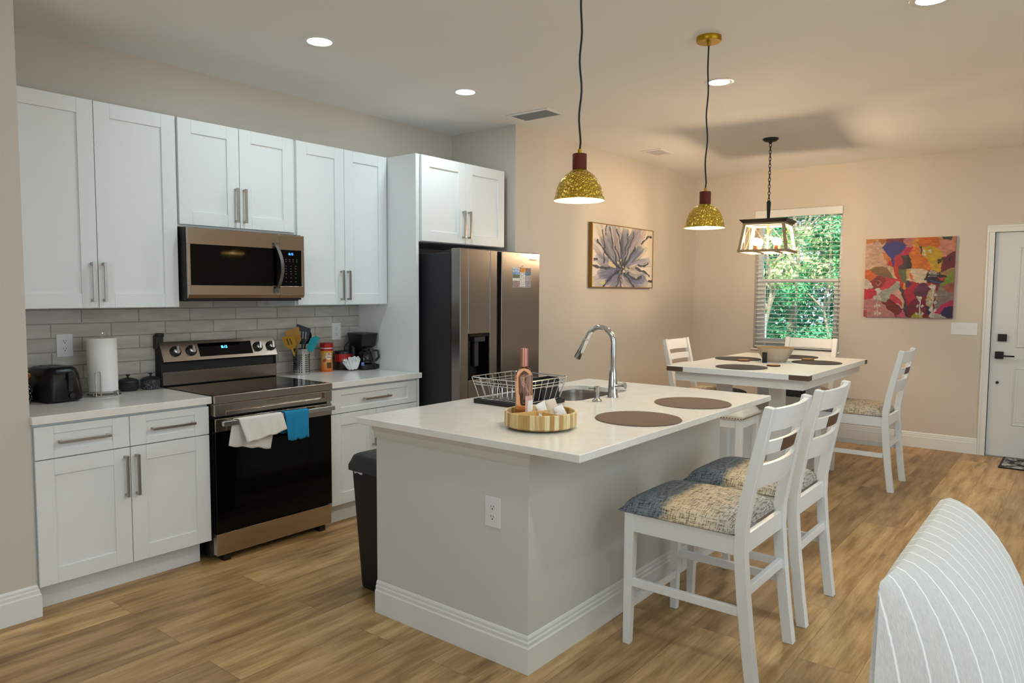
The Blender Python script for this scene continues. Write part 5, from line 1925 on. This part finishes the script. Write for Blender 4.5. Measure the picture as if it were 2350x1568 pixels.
# ================================================================ PICTURES
def in_poly(poly, x, y):
    c = False
    j = len(poly) - 1
    for i in range(len(poly)):
        xi, yi = poly[i]
        xj, yj = poly[j]
        if (yi > y) != (yj > y) and x < (xj - xi) * (y - yi) / (yj - yi) + xi:
            c = not c
        j = i
    return c


def vnoise(x, y, s=0):
    xi, yi = math.floor(x), math.floor(y)
    fx_, fy_ = x - xi, y - yi
    fx_ = fx_ * fx_ * (3 - 2 * fx_)
    fy_ = fy_ * fy_ * (3 - 2 * fy_)
    def h(a, b):
        v = sin(a * 127.1 + b * 311.7 + s * 74.7) * 43758.5453
        return v - math.floor(v)
    return (h(xi, yi) * (1 - fx_) + h(xi + 1, yi) * fx_) * (1 - fy_) + (h(xi, yi + 1) * (1 - fx_) + h(xi + 1, yi + 1) * fx_) * fy_


def hexc(c):
    return tuple(int(c[i:i + 2], 16) / 255 for i in (0, 2, 4))


# loose abstract of colour patches (coordinates 0..1780 x 0..1568 on the canvas print)
PATCH = [
    ('e2b3a0', [(100, 100), (1700, 80), (1700, 1500), (100, 1500)]),
    ('e6bda6', [(130, 240), (480, 240), (500, 640), (140, 700)]),
    ('d08a3c', [(150, 170), (330, 190), (300, 240), (150, 250)]),
    ('b47428', [(380, 180), (480, 215), (430, 260)]),
    ('7d2430', [(520, 190), (800, 160), (730, 250), (560, 240)]),
    ('d98c86', [(810, 190), (960, 150), (960, 300), (840, 300)]),
    ('e0a040', [(920, 220), (1050, 170), (1020, 300), (930, 290)]),
    ('d8762a', [(1060, 160), (1350, 140), (1380, 260), (1100, 300), (1000, 240)]),
    ('dc9a82', [(1350, 150), (1640, 110), (1640, 480), (1480, 470), (1400, 330)]),
    ('3c4f42', [(1400, 135), (1590, 120), (1560, 180), (1440, 180)]),
    ('e08a4c', [(440, 380), (520, 400), (600, 540), (520, 560), (460, 480)]),
    ('cc2a26', [(540, 540), (640, 500), (640, 610), (560, 600)]),
    ('35378c', [(430, 320), (470, 270), (580, 240), (640, 200), (720, 230), (740, 265), (840, 270), (790, 360), (740, 420), (680, 440), (640, 500), (635, 640), (600, 560), (590, 480), (520, 420), (480, 350)]),
    ('c2245c', [(760, 400), (840, 330), (930, 290), (910, 380), (800, 450), (700, 440)]),
    ('b81e36', [(640, 520), (690, 450), (760, 440), (800, 520), (790, 580), (700, 610), (650, 590)]),
    ('43303e', [(780, 445), (850, 445), (850, 660), (700, 660), (720, 620), (800, 570)]),
    ('241d28', [(850, 445), (880, 445), (930, 540), (925, 660), (845, 660)]),
    ('e3822c', [(890, 430), (960, 290), (1060, 330), (1090, 420), (1220, 560), (1200, 650), (1060, 660), (940, 640), (930, 520)]),
    ('d8b02e', [(1050, 330), (1240, 300), (1380, 380), (1400, 560), (1380, 720), (1300, 640), (1240, 580), (1120, 430)]),
    ('e6dccb', [(1110, 340), (1150, 350), (1165, 460), (1130, 440)]),
    ('e6dccb', [(1195, 340), (1245, 330), (1250, 400), (1215, 415)]),
    ('4b3a2c', [(1070, 290), (1100, 290), (1095, 410), (1068, 390)]),
    ('4b3a2c', [(1340, 510), (1395, 480), (1390, 560), (1345, 570)]),
    ('6e1f33', [(1430, 600), (1440, 500), (1500, 420), (1610, 360), (1610, 620), (1490, 660), (1400, 720)]),
    ('3a1220', [(1520, 460), (1560, 450), (1545, 520), (1515, 520)]),
    ('b09262', [(1400, 740), (1450, 680), (1610, 630), (1605, 700), (1500, 760)]),
    ('7f9a34', [(1480, 800), (1610, 690), (1600, 860), (1380, 960), (1420, 880)]),
    ('f0dcc4', [(930, 665), (1120, 680), (1180, 760), (1130, 830), (1170, 870), (960, 860), (845, 830), (845, 670)]),
    ('dd6a2c', [(890, 760), (910, 720), (950, 780), (955, 840), (900, 820)]),
    ('d7b27e', [(845, 670), (930, 670), (900, 720), (880, 800), (845, 860)]),
    ('6a6f48', [(700, 665), (840, 665), (840, 900), (790, 880), (730, 780)]),
    ('8a6a44', [(210, 690), (300, 640), (420, 625), (540, 660), (640, 800), (560, 800), (380, 760), (240, 720)]),
    ('e6c9a0', [(540, 620), (620, 640), (690, 820), (620, 790)]),
    ('c8281f', [(650, 590), (700, 610), (720, 760), (800, 900), (800, 990), (740, 930), (700, 840), (660, 700)]),
    ('dd6a24', [(150, 690), (230, 680), (340, 770), (250, 850), (160, 820)]),
    ('e8d9cc', [(150, 830), (240, 880), (280, 960), (150, 980)]),
    ('8a2a34', [(240, 880), (360, 790), (430, 790), (540, 860), (430, 970), (330, 980), (280, 920)]),
    ('c26a5e', [(330, 900), (380, 840), (440, 890), (390, 950)]),
    ('4a1420', [(350, 880), (380, 855), (410, 885), (385, 925)]),
    ('d83a56', [(520, 830), (690, 830), (650, 930), (480, 990), (440, 980)]),
    ('d02644', [(140, 1000), (330, 1010), (350, 1080), (260, 1150), (140, 1160)]),
    ('b9bdb0', [(430, 1070), (560, 980), (700, 850), (740, 860), (750, 960), (600, 1060), (520, 1200), (450, 1190)]),
    ('efc4b6', [(600, 1060), (740, 1000), (800, 1150), (830, 1300), (740, 1260)]),
    ('d99a9a', [(140, 1170), (330, 1130), (440, 1200), (600, 1380), (640, 1440), (140, 1440)]),
    ('c4525e', [(140, 1330), (190, 1330), (180, 1440), (140, 1440)]),
    ('d4485e', [(580, 1090), (640, 1070), (760, 1170), (800, 1280), (700, 1210), (620, 1150)]),
    ('7f1f2c', [(450, 1210), (560, 1180), (760, 1300), (790, 1380), (700, 1400), (560, 1320)]),
    ('d87088', [(740, 1400), (800, 1340), (840, 1440), (720, 1440)]),
    ('4c3d44', [(730, 900), (790, 1000), (850, 1230), (880, 1440), (850, 1440), (800, 1150)]),
    ('e09a34', [(805, 900), (840, 900), (835, 985), (800, 990)]),
    ('4c2a58', [(850, 900), (930, 890), (880, 960), (850, 960)]),
    ('b41c44', [(810, 1060), (880, 960), (950, 870), (1020, 900), (960, 1030), (1000, 1130), (900, 1230), (860, 1250)]),
    ('7a1c38', [(880, 1250), (1000, 1150), (1150, 1100), (1170, 1290), (1200, 1440), (880, 1440)]),
    ('6a2a58', [(980, 1040), (1050, 940), (1120, 920), (1250, 970), (1180, 1090), (1060, 1110), (1000, 1090)]),
    ('5a2044', [(970, 1050), (1040, 1010), (1180, 1010), (1120, 1100), (1010, 1100)]),
    ('c9b48c', [(1180, 1150), (1210, 1050), (1260, 970), (1300, 1000), (1300, 1260), (1220, 1260)]),
    ('93867e', [(1300, 1000), (1420, 930), (1590, 880), (1580, 1150), (1420, 1250), (1300, 1330)]),
    ('a85c50', [(1420, 930), (1600, 880), (1590, 1060), (1480, 1020)]),
    ('c02a66', [(1320, 1370), (1400, 1250), (1500, 1200), (1590, 1190), (1590, 1250), (1450, 1290), (1380, 1400)]),
    ('2b2350', [(1380, 1400), (1450, 1300), (1590, 1250), (1585, 1450), (1380, 1440)]),
    ('2b2350', [(1170, 1300), (1230, 1290), (1260, 1360), (1190, 1400)]),
    ('c9bdb2', [(1310, 1430), (1400, 1405), (1480, 1440), (1480, 1450), (1310, 1450)]),
    ('b9b52e', [(920, 1440), (1010, 1350), (1050, 1380), (1120, 1380), (1120, 1445)]),
    ('2a1a2c', [(1190, 750), (1380, 730), (1390, 760), (1480, 770), (1440, 860), (1340, 910), (1230, 910), (1180, 850), (1130, 820)]),
    ('b8402e', [(1190, 880), (1330, 890), (1240, 920)]),
    ('d9d2c8', [(1220, 745), (1370, 735), (1370, 742), (1220, 754)]),
    ('d9d2c8', [(1200, 775), (1330, 772), (1330, 782), (1200, 786)]),
    ('3f5a94', [(1230, 830), (1420, 880), (1380, 895), (1240, 850)]),
    ('b83a4a', [(1330, 790), (1470, 790), (1430, 850)]),
    ('7e1c3a', [(1335, 910), (1365, 915), (1345, 1010), (1320, 1030)]),
    ('6a1c30', [(1270, 1240), (1320, 1100), (1320, 1170), (1300, 1350), (1270, 1440)]),
]
for (cx0, y0, y1, w0) in ((370, 990, 1430, 40), (1070, 1115, 1440, 45), (1275, 930, 1440, 50)):
    PATCH.append(('efe6dc', [(cx0 - w0, y0), (cx0 + w0, y0), (cx0 + 10, y0 + 70), (cx0 + 10, y1), (cx0 - 10, y1), (cx0 - 10, y0 + 70)]))
    yy = y0 + 150
    while yy < y1:
        for sg in (-1, 1):
            PATCH.append(('efe6dc', [(cx0 + sg * 14, yy), (cx0 + sg * 42, yy - 32), (cx0 + sg * 68, yy), (cx0 + sg * 42, yy + 32)]))
        yy += 125
for c_, pl in list(PATCH):
    pass
PB = [(hexc(c_), pl, min(p[0] for p in pl), max(p[0] for p in pl), min(p[1] for p in pl), max(p[1] for p in pl)) for c_, pl in PATCH]


PBR = list(reversed(PB[1:]))
OFFS = [(0, 0)] + [(r * cos(a * pi / 4), r * sin(a * pi / 4)) for r in (18, 38, 62) for a in range(8)]


def abstract(u, v):
    xl = 155 - 25 * v
    xr = 1625 - 40 * v
    x = xl + (xr - xl) * u
    yt, yb = 185 - 60 * u, 1440 + 25 * u
    y = yt + (yb - yt) * v
    x += 26 * (vnoise(x / 45, y / 45, 1) - 0.5)
    y += 26 * (vnoise(x / 45, y / 45, 2) - 0.5)
    col = (0.8, 0.6, 0.55)
    hit = None
    for ox, oy in OFFS:
        for c_, pl, a, b, c0, d0 in PBR:
            if a <= x + ox <= b and c0 <= y + oy <= d0 and in_poly(pl, x + ox, y + oy):
                hit = c_
                break
        if hit:
            break
    col = hit or PB[0][0]
    n_ = (vnoise(x / 60, y / 25, 3) - 0.5) * 0.22 + (vnoise(x / 16, y / 9, 4) - 0.5) * 0.12
    g_ = sum(col) / 3
    return tuple(min(1, max(0, (g_ + (q - g_) * 1.22) * 0.74 * (1 + n_))) for q in col)


CANV = attr_mat('canvas_print', 0.55, 0.12, 300)
ay0, ay1, az0, az1 = -2.514, -3.282, 1.256, 2.020
t = thing('abstract_painting', 'colourful unframed abstract canvas between window and front door', 'painting', (XF, (ay0 + ay1) / 2, az0))
MB().box(XF - 0.034, XF - 0.002, ay1, ay0, az0, az1).build('canvas', plain('canvas_edge', 'c77a6a', 0.7, vary=0.3, vscale=9), t, bev=0.002)
paint_mesh('painted_face', abstract, 190, 180, lambda u, v: (XF - 0.0345, ay0 + (ay1 - ay0) * u, az1 - (az1 - az0) * v), CANV, t)

# flower painting
CEN = (0.46, 0.70)
random.seed(21)
PETALS = []
for (tx_, ty_, w_, cc) in ((0.03, 0.30, 0.09, 'b9aeb0'), (0.10, 0.06, 0.08, 'c9bba8'), (0.16, 0.22, 0.07, '77788f'), (0.27, 0.02, 0.09, '9d9aa6'), (0.38, 0.02, 0.07, 'b3a3a0'), (0.52, 0.06, 0.065, '4c5270'), (0.60, 0.16, 0.05, 'b2a6b0'), (0.72, 0.02, 0.085, '6b6f88'), (0.80, 0.02, 0.09, 'a79aa0'), (0.84, 0.30, 0.09, 'b9b29c'), (0.80, 0.33, 0.06, '565e86'), (0.92, 0.52, 0.06, '8a88a0'), (0.97, 0.60, 0.04, 'cfc2b2'), (0.08, 0.55, 0.08, '81819a'),
                          (0.05, 0.95, 0.11, 'a59ba8'), (0.12, 0.80, 0.09, '5f6084'), (0.26, 0.97, 0.10, '66688e'), (0.40, 1.0, 0.05, '8d8a98'), (0.56, 1.0, 0.07, 'a99fa8'), (0.70, 1.0, 0.09, 'b9b0b4'), (0.86, 0.98, 0.13, '8a8aa4'), (0.84, 0.86, 0.11, '5a6490'), (0.80, 0.76, 0.09, 'cfc5b4')):
    PETALS.append((tx_, ty_, w_, hexc(cc)))
INKS = [((0.46, 0.70), (0.52, 0.40), (0.56, 0.10)), ((0.46, 0.68), (0.40, 0.45), (0.36, 0.34)), ((0.44, 0.70), (0.22, 0.50), (0.08, 0.26)), ((0.50, 0.66), (0.62, 0.42), (0.70, 0.33)), ((0.50, 0.62), (0.60, 0.30), (0.66, 0.08)), ((0.43, 0.78), (0.41, 0.90), (0.39, 1.0)), ((0.43, 0.78), (0.43, 0.90), (0.46, 1.0)), ((0.42, 0.74), (0.26, 0.82), (0.18, 1.0)), ((0.50, 0.78), (0.62, 0.92), (0.68, 1.0)), ((0.02, 0.66), (0.12, 0.70), (0.28, 0.69)), ((0.02, 0.57), (0.05, 0.575), (0.08, 0.57)), ((0.55, 0.78), (0.66, 0.90), (0.80, 0.82)), ((0.74, 0.62), (0.84, 0.64), (0.93, 0.58)), ((0.80, 0.24), (0.90, 0.08), (0.97, 0.12)), ((0.40, 0.68), (0.30, 0.30), (0.26, 0.04)), ((0.48, 0.62), (0.44, 0.30), (0.38, 0.05)), ((0.94, 0.88), (0.97, 0.89), (1.0, 0.88)), ((0.18, 0.60), (0.20, 0.40), (0.14, 0.10)), ((0.70, 0.68), (0.84, 0.70), (0.95, 0.80)), ((0.20, 0.02), (0.21, 0.10), (0.21, 0.16))]
INKP = []
for a, b, c in INKS:
    pts = []
    for k in range(71):
        q = k / 70
        pts.append(((1 - q) ** 2 * a[0] + 2 * q * (1 - q) * b[0] + q * q * c[0], (1 - q) ** 2 * a[1] + 2 * q * (1 - q) * b[1] + q * q * c[1], 0.0040 + 0.005 * abs(sin(7 * q + a[0] * 9))))
    INKP.append((pts, min(p[0] for p in pts) - 0.02, max(p[0] for p in pts) + 0.02, min(p[1] for p in pts) - 0.02, max(p[1] for p in pts) + 0.02))


def flower(u, v):
    x = u + 0.03 * (vnoise(u * 14, v * 14, 5) - 0.5)
    y = v + 0.03 * (vnoise(u * 14, v * 14, 6) - 0.5)
    col = hexc('d9cdbf')
    if (1 - u) + v < 0.5: col = hexc('dccdb6')
    for (tx_, ty_, w_, cc) in PETALS:
        dx, dy = tx_ - CEN[0], ty_ - CEN[1]
        L = sqrt(dx * dx + dy * dy)
        dx, dy = dx / L, dy / L
        s_ = ((x - CEN[0]) * dx + (y - CEN[1]) * dy) / L
        d_ = (x - CEN[0]) * -dy + (y - CEN[1]) * dx
        if 0 < s_ < 1.08:
            wd = w_ * (0.25 + 0.85 * sin(min(1, s_ / 1.08) * pi * 0.80))
            if abs(d_) < wd:
                e = abs(d_) / wd
                k = 0.90 * (1 - max(0, (s_ - 0.85)) * 2.5)
                k *= 0.55 + 0.45 * vnoise(d_ * 90, s_ * 5, int(w_ * 999))
                tone = tuple(q * (0.72 + 0.45 * e * vnoise(s_ * 6, d_ * 60, 9)) for q in cc) if e > 0.3 else cc
                col = tuple(col[i] * (1 - k) + tone[i] * k for i in range(3))
    r = sqrt((x - CEN[0]) ** 2 + ((y - CEN[1]) * 0.9) ** 2)
    if r < 0.16:
        n_ = vnoise(u * 48, v * 48, 7)
        if n_ > 0.35 + r * 3.0: col = hexc('33383e') if vnoise(u * 30, v * 30, 8) > 0.4 else hexc('d4cda6')
    if 0.25 < x < 0.5 and 0.55 < y < 0.68 and vnoise(u * 20, v * 20, 11) > 0.6: col = hexc('cdbf8e')
    if x < 0.2 and y > 0.86 and vnoise(u * 16, v * 16, 12) > 0.62: col = hexc('c6bd86')
    for pts, a, b, c, d in INKP:
        if a < x < b and c < y < d:
            for px_, py_, rr in pts:
                if abs(x - px_) < 0.016 and abs(y - py_) < 0.024 and ((x - px_) / rr) ** 2 + ((y - py_) / (rr * 2.8)) ** 2 < 1:
                    return hexc('3b3d48')
    return col


gx0, gx1, gz0, gz1 = 3.612, 4.782, 1.527, 2.118
t = thing('flower_painting', 'framed grey-blue flower painting on the dining side beside fridge', 'painting', ((gx0 + gx1) / 2, YD, gz0))
fr_ = MB()
e = 0.008
for (a, b, c, d) in ((gx0, gx0 + e, gz0, gz1), (gx1 - e, gx1, gz0, gz1), (gx0 + e, gx1 - e, gz0, gz0 + e), (gx0 + e, gx1 - e, gz1 - e, gz1)):
    fr_.box(a, b, YD - 0.042, YD - 0.002, c, d)
fr_.build('frame', plain('gilt_frame', '8e6420', 0.45, 0.4), t, bev=0.001)
MB().box(gx0 + e, gx1 - e, YD - 0.036, YD - 0.004, gz0 + e, gz1 - e).build('canvas', PAPER, t)
paint_mesh('painted_face', flower, 220, 130, lambda u, v: (gx0 + e + (gx1 - gx0 - 2 * e) * u, YD - 0.0366, gz1 - e - (gz1 - gz0 - 2 * e) * v), CANV, t)

# ================================================================ SOFT SEATING AND MAT
t = thing('accent_chair', 'striped pale slipcovered armless chair at the lower right corner', 'chair', (0.15, -4.3, 0))
HX0, HX1 = -0.378, 0.640
PROF = [(-3.972, 0.20), (-3.966, 0.40), (-3.956, 0.60), (-3.944, 0.76), (-3.940, 0.815), (-3.950, 0.842), (-3.972, 0.852), (-4.000, 0.846), (-4.035, 0.829), (-4.070, 0.798), (-4.105, 0.758), (-4.138, 0.708), (-4.164, 0.655), (-4.184, 0.600), (-4.200, 0.540), (-4.215, 0.46), (-4.215, 0.20)]
PC = Vector((-4.05, 0.62))


def back_fn(u, v):
    x = HX0 + (HX1 - HX0) * u
    k = v * (len(PROF) - 1)
    i_ = min(int(k), len(PROF) - 2)
    q = k - i_
    y = PROF[i_][0] * (1 - q) + PROF[i_ + 1][0] * q
    z = PROF[i_][1] * (1 - q) + PROF[i_ + 1][1] * q
    t0 = min(1.0, max(0.0, (0.02 - x) / 0.398))
    s_ = max(0.05, 1 - t0 ** 1.5)
    d1 = min(1.0, (HX1 - x) / 0.10)
    s1 = sqrt(max(0.0, 1 - (1 - d1) ** 2))
    s_ = min(s_, 0.30 + 0.70 * s1)
    zz = z if z < 0.45 else 0.45 + (z - 0.45) * (1 - 0.02 * max(0, (t0 - 0.93) / 0.07) ** 2 - 0.12 * (1 - s1))
    return (x + 0.075 * t0 ** 3 * max(0.0, (z - 0.5) / 0.35) ** 2, -3.955 + (y + 3.955) * s_, zz)


m = MB()
us = [k / 30 * 0.42 for k in range(31)] + [0.42 + 0.48 * k / 14 for k in range(1, 15)] + [.93, .955, .975, .988, .996, 1.0]
nv = 64
vs = [back_fn(u, j / nv) for j in range(nv + 1) for u in us]
w_ = len(us)
m.add(vs, [(j * w_ + i, j * w_ + i + 1, (j + 1) * w_ + i + 1, (j + 1) * w_ + i) for j in range(nv) for i in range(w_ - 1)])
m.add([back_fn(0, j / nv) for j in range(nv + 1)], [tuple(range(nv + 1))])
m.add([back_fn(1, j / nv) for j in range(nv + 1)], [tuple(range(nv + 1))])
m.build('backrest', STRIPE, t, smooth=True, ang=60, fix=True)
m = MB()
m.box(HX0 + 0.20, HX1 - 0.05, -4.80, -4.12, 0.20, 0.47)
m.build('seat', STRIPE, t, bev=0.04, segs=4)
LEGW = plain('dark_leg_wood', '3b2a1e', 0.5)
for x in (HX0 + 0.24, HX1 - 0.14):
    for y in (-4.04, -4.74):
        MB().box(x, x + 0.045, y - 0.045, y, 0, 0.205).build('leg', LEGW, t)

t = thing('door_mat', 'black and white patterned mat on the floor by the front door', 'mat', (5.66, -4.05, 0))
MM = N('mat_pattern')
vv = MM.n('TexVoronoi', feature='DISTANCE_TO_EDGE')
vv.inputs['Scale'].default_value = 16
nz = MM.noise(MM.coord(), 9, 4)
MM.l(MM.mix(0.5, MM.coord(), MM.n('TexNoise').outputs['Color']), vv.inputs['Vector'])
MM.l(MM.ramp(nz, [(0.46, '2a2b2d'), (0.5, 'b9b9b6'), (0.54, '3a3b3d'), (0.6, 'c8c8c4')]), MM.b.inputs['Base Color'])
MM.set(Roughness=0.95)
MB().box(5.40, 5.86, -4.45, -3.745, 0.0, 0.010).build('mat_pile', MM.m, t, bev=0.002)
m = MB()
for (a, b, c, d) in ((5.385, 5.40, -4.465, -3.730), (5.86, 5.872, -4.465, -3.730), (5.40, 5.86, -3.745, -3.730), (5.40, 5.86, -4.465, -4.45)):
    m.box(a, b, c, d, 0.0, 0.011)
m.build('border', BLKM, t)

# ================================================================ GARDEN SEEN THROUGH THE WINDOW
GZ = -0.25
struct('ground', MB().box(XF + 0.3, 40, -20, 25, GZ - 0.1, GZ), leaf_mat('lawn', '2f6a34', '5d9a48'))
gr = MB()
random.seed(31)
for k in range(2600):
    x, y = random.uniform(8.5, 13.5), random.uniform(-1.5, 4.5)
    a = random.uniform(0, pi)
    h_ = random.uniform(0.10, 0.42)
    dx, dy = 0.014 * cos(a), 0.014 * sin(a)
    lx, ly = random.uniform(-.12, .12), random.uniform(-.12, .12)
    gr.add([(x - dx, y - dy, GZ), (x + dx, y + dy, GZ), (x + lx, y + ly, GZ + h_)], [(0, 1, 2)])
go = gr.build('meadow_grass', leaf_mat('long_grass', '3f8a3c', '9cc765'), None, fix=False)
tag(go, 'long green grass growing outside the window', 'grass', kind='stuff')
LEAFS = [leaf_mat('leaf_deep', '1a7a60', '48ad80'), leaf_mat('leaf_mid', '2f9a7c', '7ccb8c'), leaf_mat('leaf_bright', '6fb56e', 'd8e6a8'), leaf_mat('leaf_dark', '0c5648', '2a8870')]
BARK = plain('pale_bark', 'a39a86', 0.8, vary=0.25, vscale=12)


def tree(name, label, x, y, h, r, mat, seed, n_=1500, leaf=0.09, low=0.25, cat='tree', group=None):
    random.seed(seed)
    t = thing(name, label, cat, (x, y, GZ), group)
    pts = [Vector((x + 0.10 * sin(k * 1.7 + seed), y + 0.10 * cos(k * 1.3 + seed), GZ + h * 0.80 * k / 8)) for k in range(9)]
    m = MB().tube(pts, 0.07, 8, radii=[max(0.018, 0.032 * h * 0.45 * (1 - k / 10)) for k in range(9)])
    blobs = []
    for k in range(16):
        a = random.uniform(0, 2 * pi)
        hh = random.uniform(low, 1.0)
        rr = r * (0.25 + 0.75 * sin(pi * min(1, (hh - low) / (1 - low) * 0.85 + 0.12))) * random.uniform(0.4, 0.95)
        c = Vector((x + rr * cos(a), y + rr * sin(a), GZ + h * hh))
        blobs.append((c, r * random.uniform(0.22, 0.45)))
        base_ = pts[min(8, int(hh * 8))]
        m.tube([base_, (base_ + c) / 2 + Vector((0, 0, 0.08)), c], 0.02, 5, radii=[0.03, 0.018, 0.008])
    m.build('trunk', BARK, t, smooth=True)
    lm = MB()
    for k in range(n_):
        c, br_ = random.choice(blobs)
        d = Vector((random.gauss(0, 1), random.gauss(0, 1), random.gauss(0, 1)))
        d.normalize()
        p = c + d * br_ * random.uniform(0.55, 1.0)
        s_ = leaf * random.uniform(0.6, 1.4)
        nrm = (d + Vector((random.uniform(-.8, .8), random.uniform(-.8, .8), random.uniform(-.3, 1.0)))).normalized()
        a = nrm.orthogonal().normalized()
        b = nrm.cross(a)
        q = random.uniform(0, 2 * pi)
        a, b = a * cos(q) + b * sin(q), b * cos(q) - a * sin(q)
        lm.add([p - a * s_, p + b * s_ * 0.45, p + a * s_, p - b * s_ * 0.45], [(0, 1, 2, 3)])
    lm.build('crown', mat, t, fix=False)
    return t


tree('garden_tree', 'pale-trunked slender tree right of centre in the window view', 10.6, 0.10, 3.6, 0.75, LEAFS[2], 3, 1300, 0.06, 0.55)
tree('garden_shrub', 'yellow-green shrub at lower left of the window view', 10.4, 1.55, 1.55, 0.8, LEAFS[2], 5, 1700, 0.055, 0.15, 'shrub')
tree('garden_shrub', 'mid-green shrub at lower centre of the window view', 11.6, 0.95, 1.25, 0.9, LEAFS[1], 6, 1700, 0.055, 0.12, 'shrub')
TR = 'dense trees behind the garden shrubs'
LB = 'one of the dense green trees filling the window view'
for k, (x, y, h, r, mi) in enumerate(((12.8, 3.4, 5.5, 1.6, 1), (13.4, 1.9, 6.2, 1.8, 0), (13.0, 0.4, 5.6, 1.6, 1), (13.9, -0.9, 6.4, 1.8, 0), (12.6, -1.2, 4.8, 1.3, 2), (16.0, 4.8, 8.5, 2.5, 3), (16.5, 2.4, 9.0, 2.6, 3), (16.2, 0.0, 9.0, 2.6, 0), (16.6, -2.4, 9.0, 2.6, 3), (12.2, 2.6, 3.6, 1.2, 2), (11.9, -0.55, 2.9, 0.9, 1), (12.0, 1.0, 3.4, 1.1, 0))):
    tree('garden_tree', LB, x, y, h, r, LEAFS[mi], 40 + k, 7500 if x < 15 else 6000, 0.042 if x < 15 else 0.09, 0.08 if x < 15 else 0.05, 'tree', TR)
t = thing('utility_box', 'white utility box with pink-red stripe outside the lower left of window', 'utility box', (8.4, -0.42, GZ))
MB().box(8.2, 8.6, -0.60, -0.22, GZ, 1.18).build('cabinet_body', plain('utility_white', 'dfe3e4', 0.5), t, bev=0.01)
MB().box(8.195, 8.2, -0.60, -0.57, 0.65, 1.02).build('warning_stripe', plain('pink_red', 'd8505c', 0.5), t)
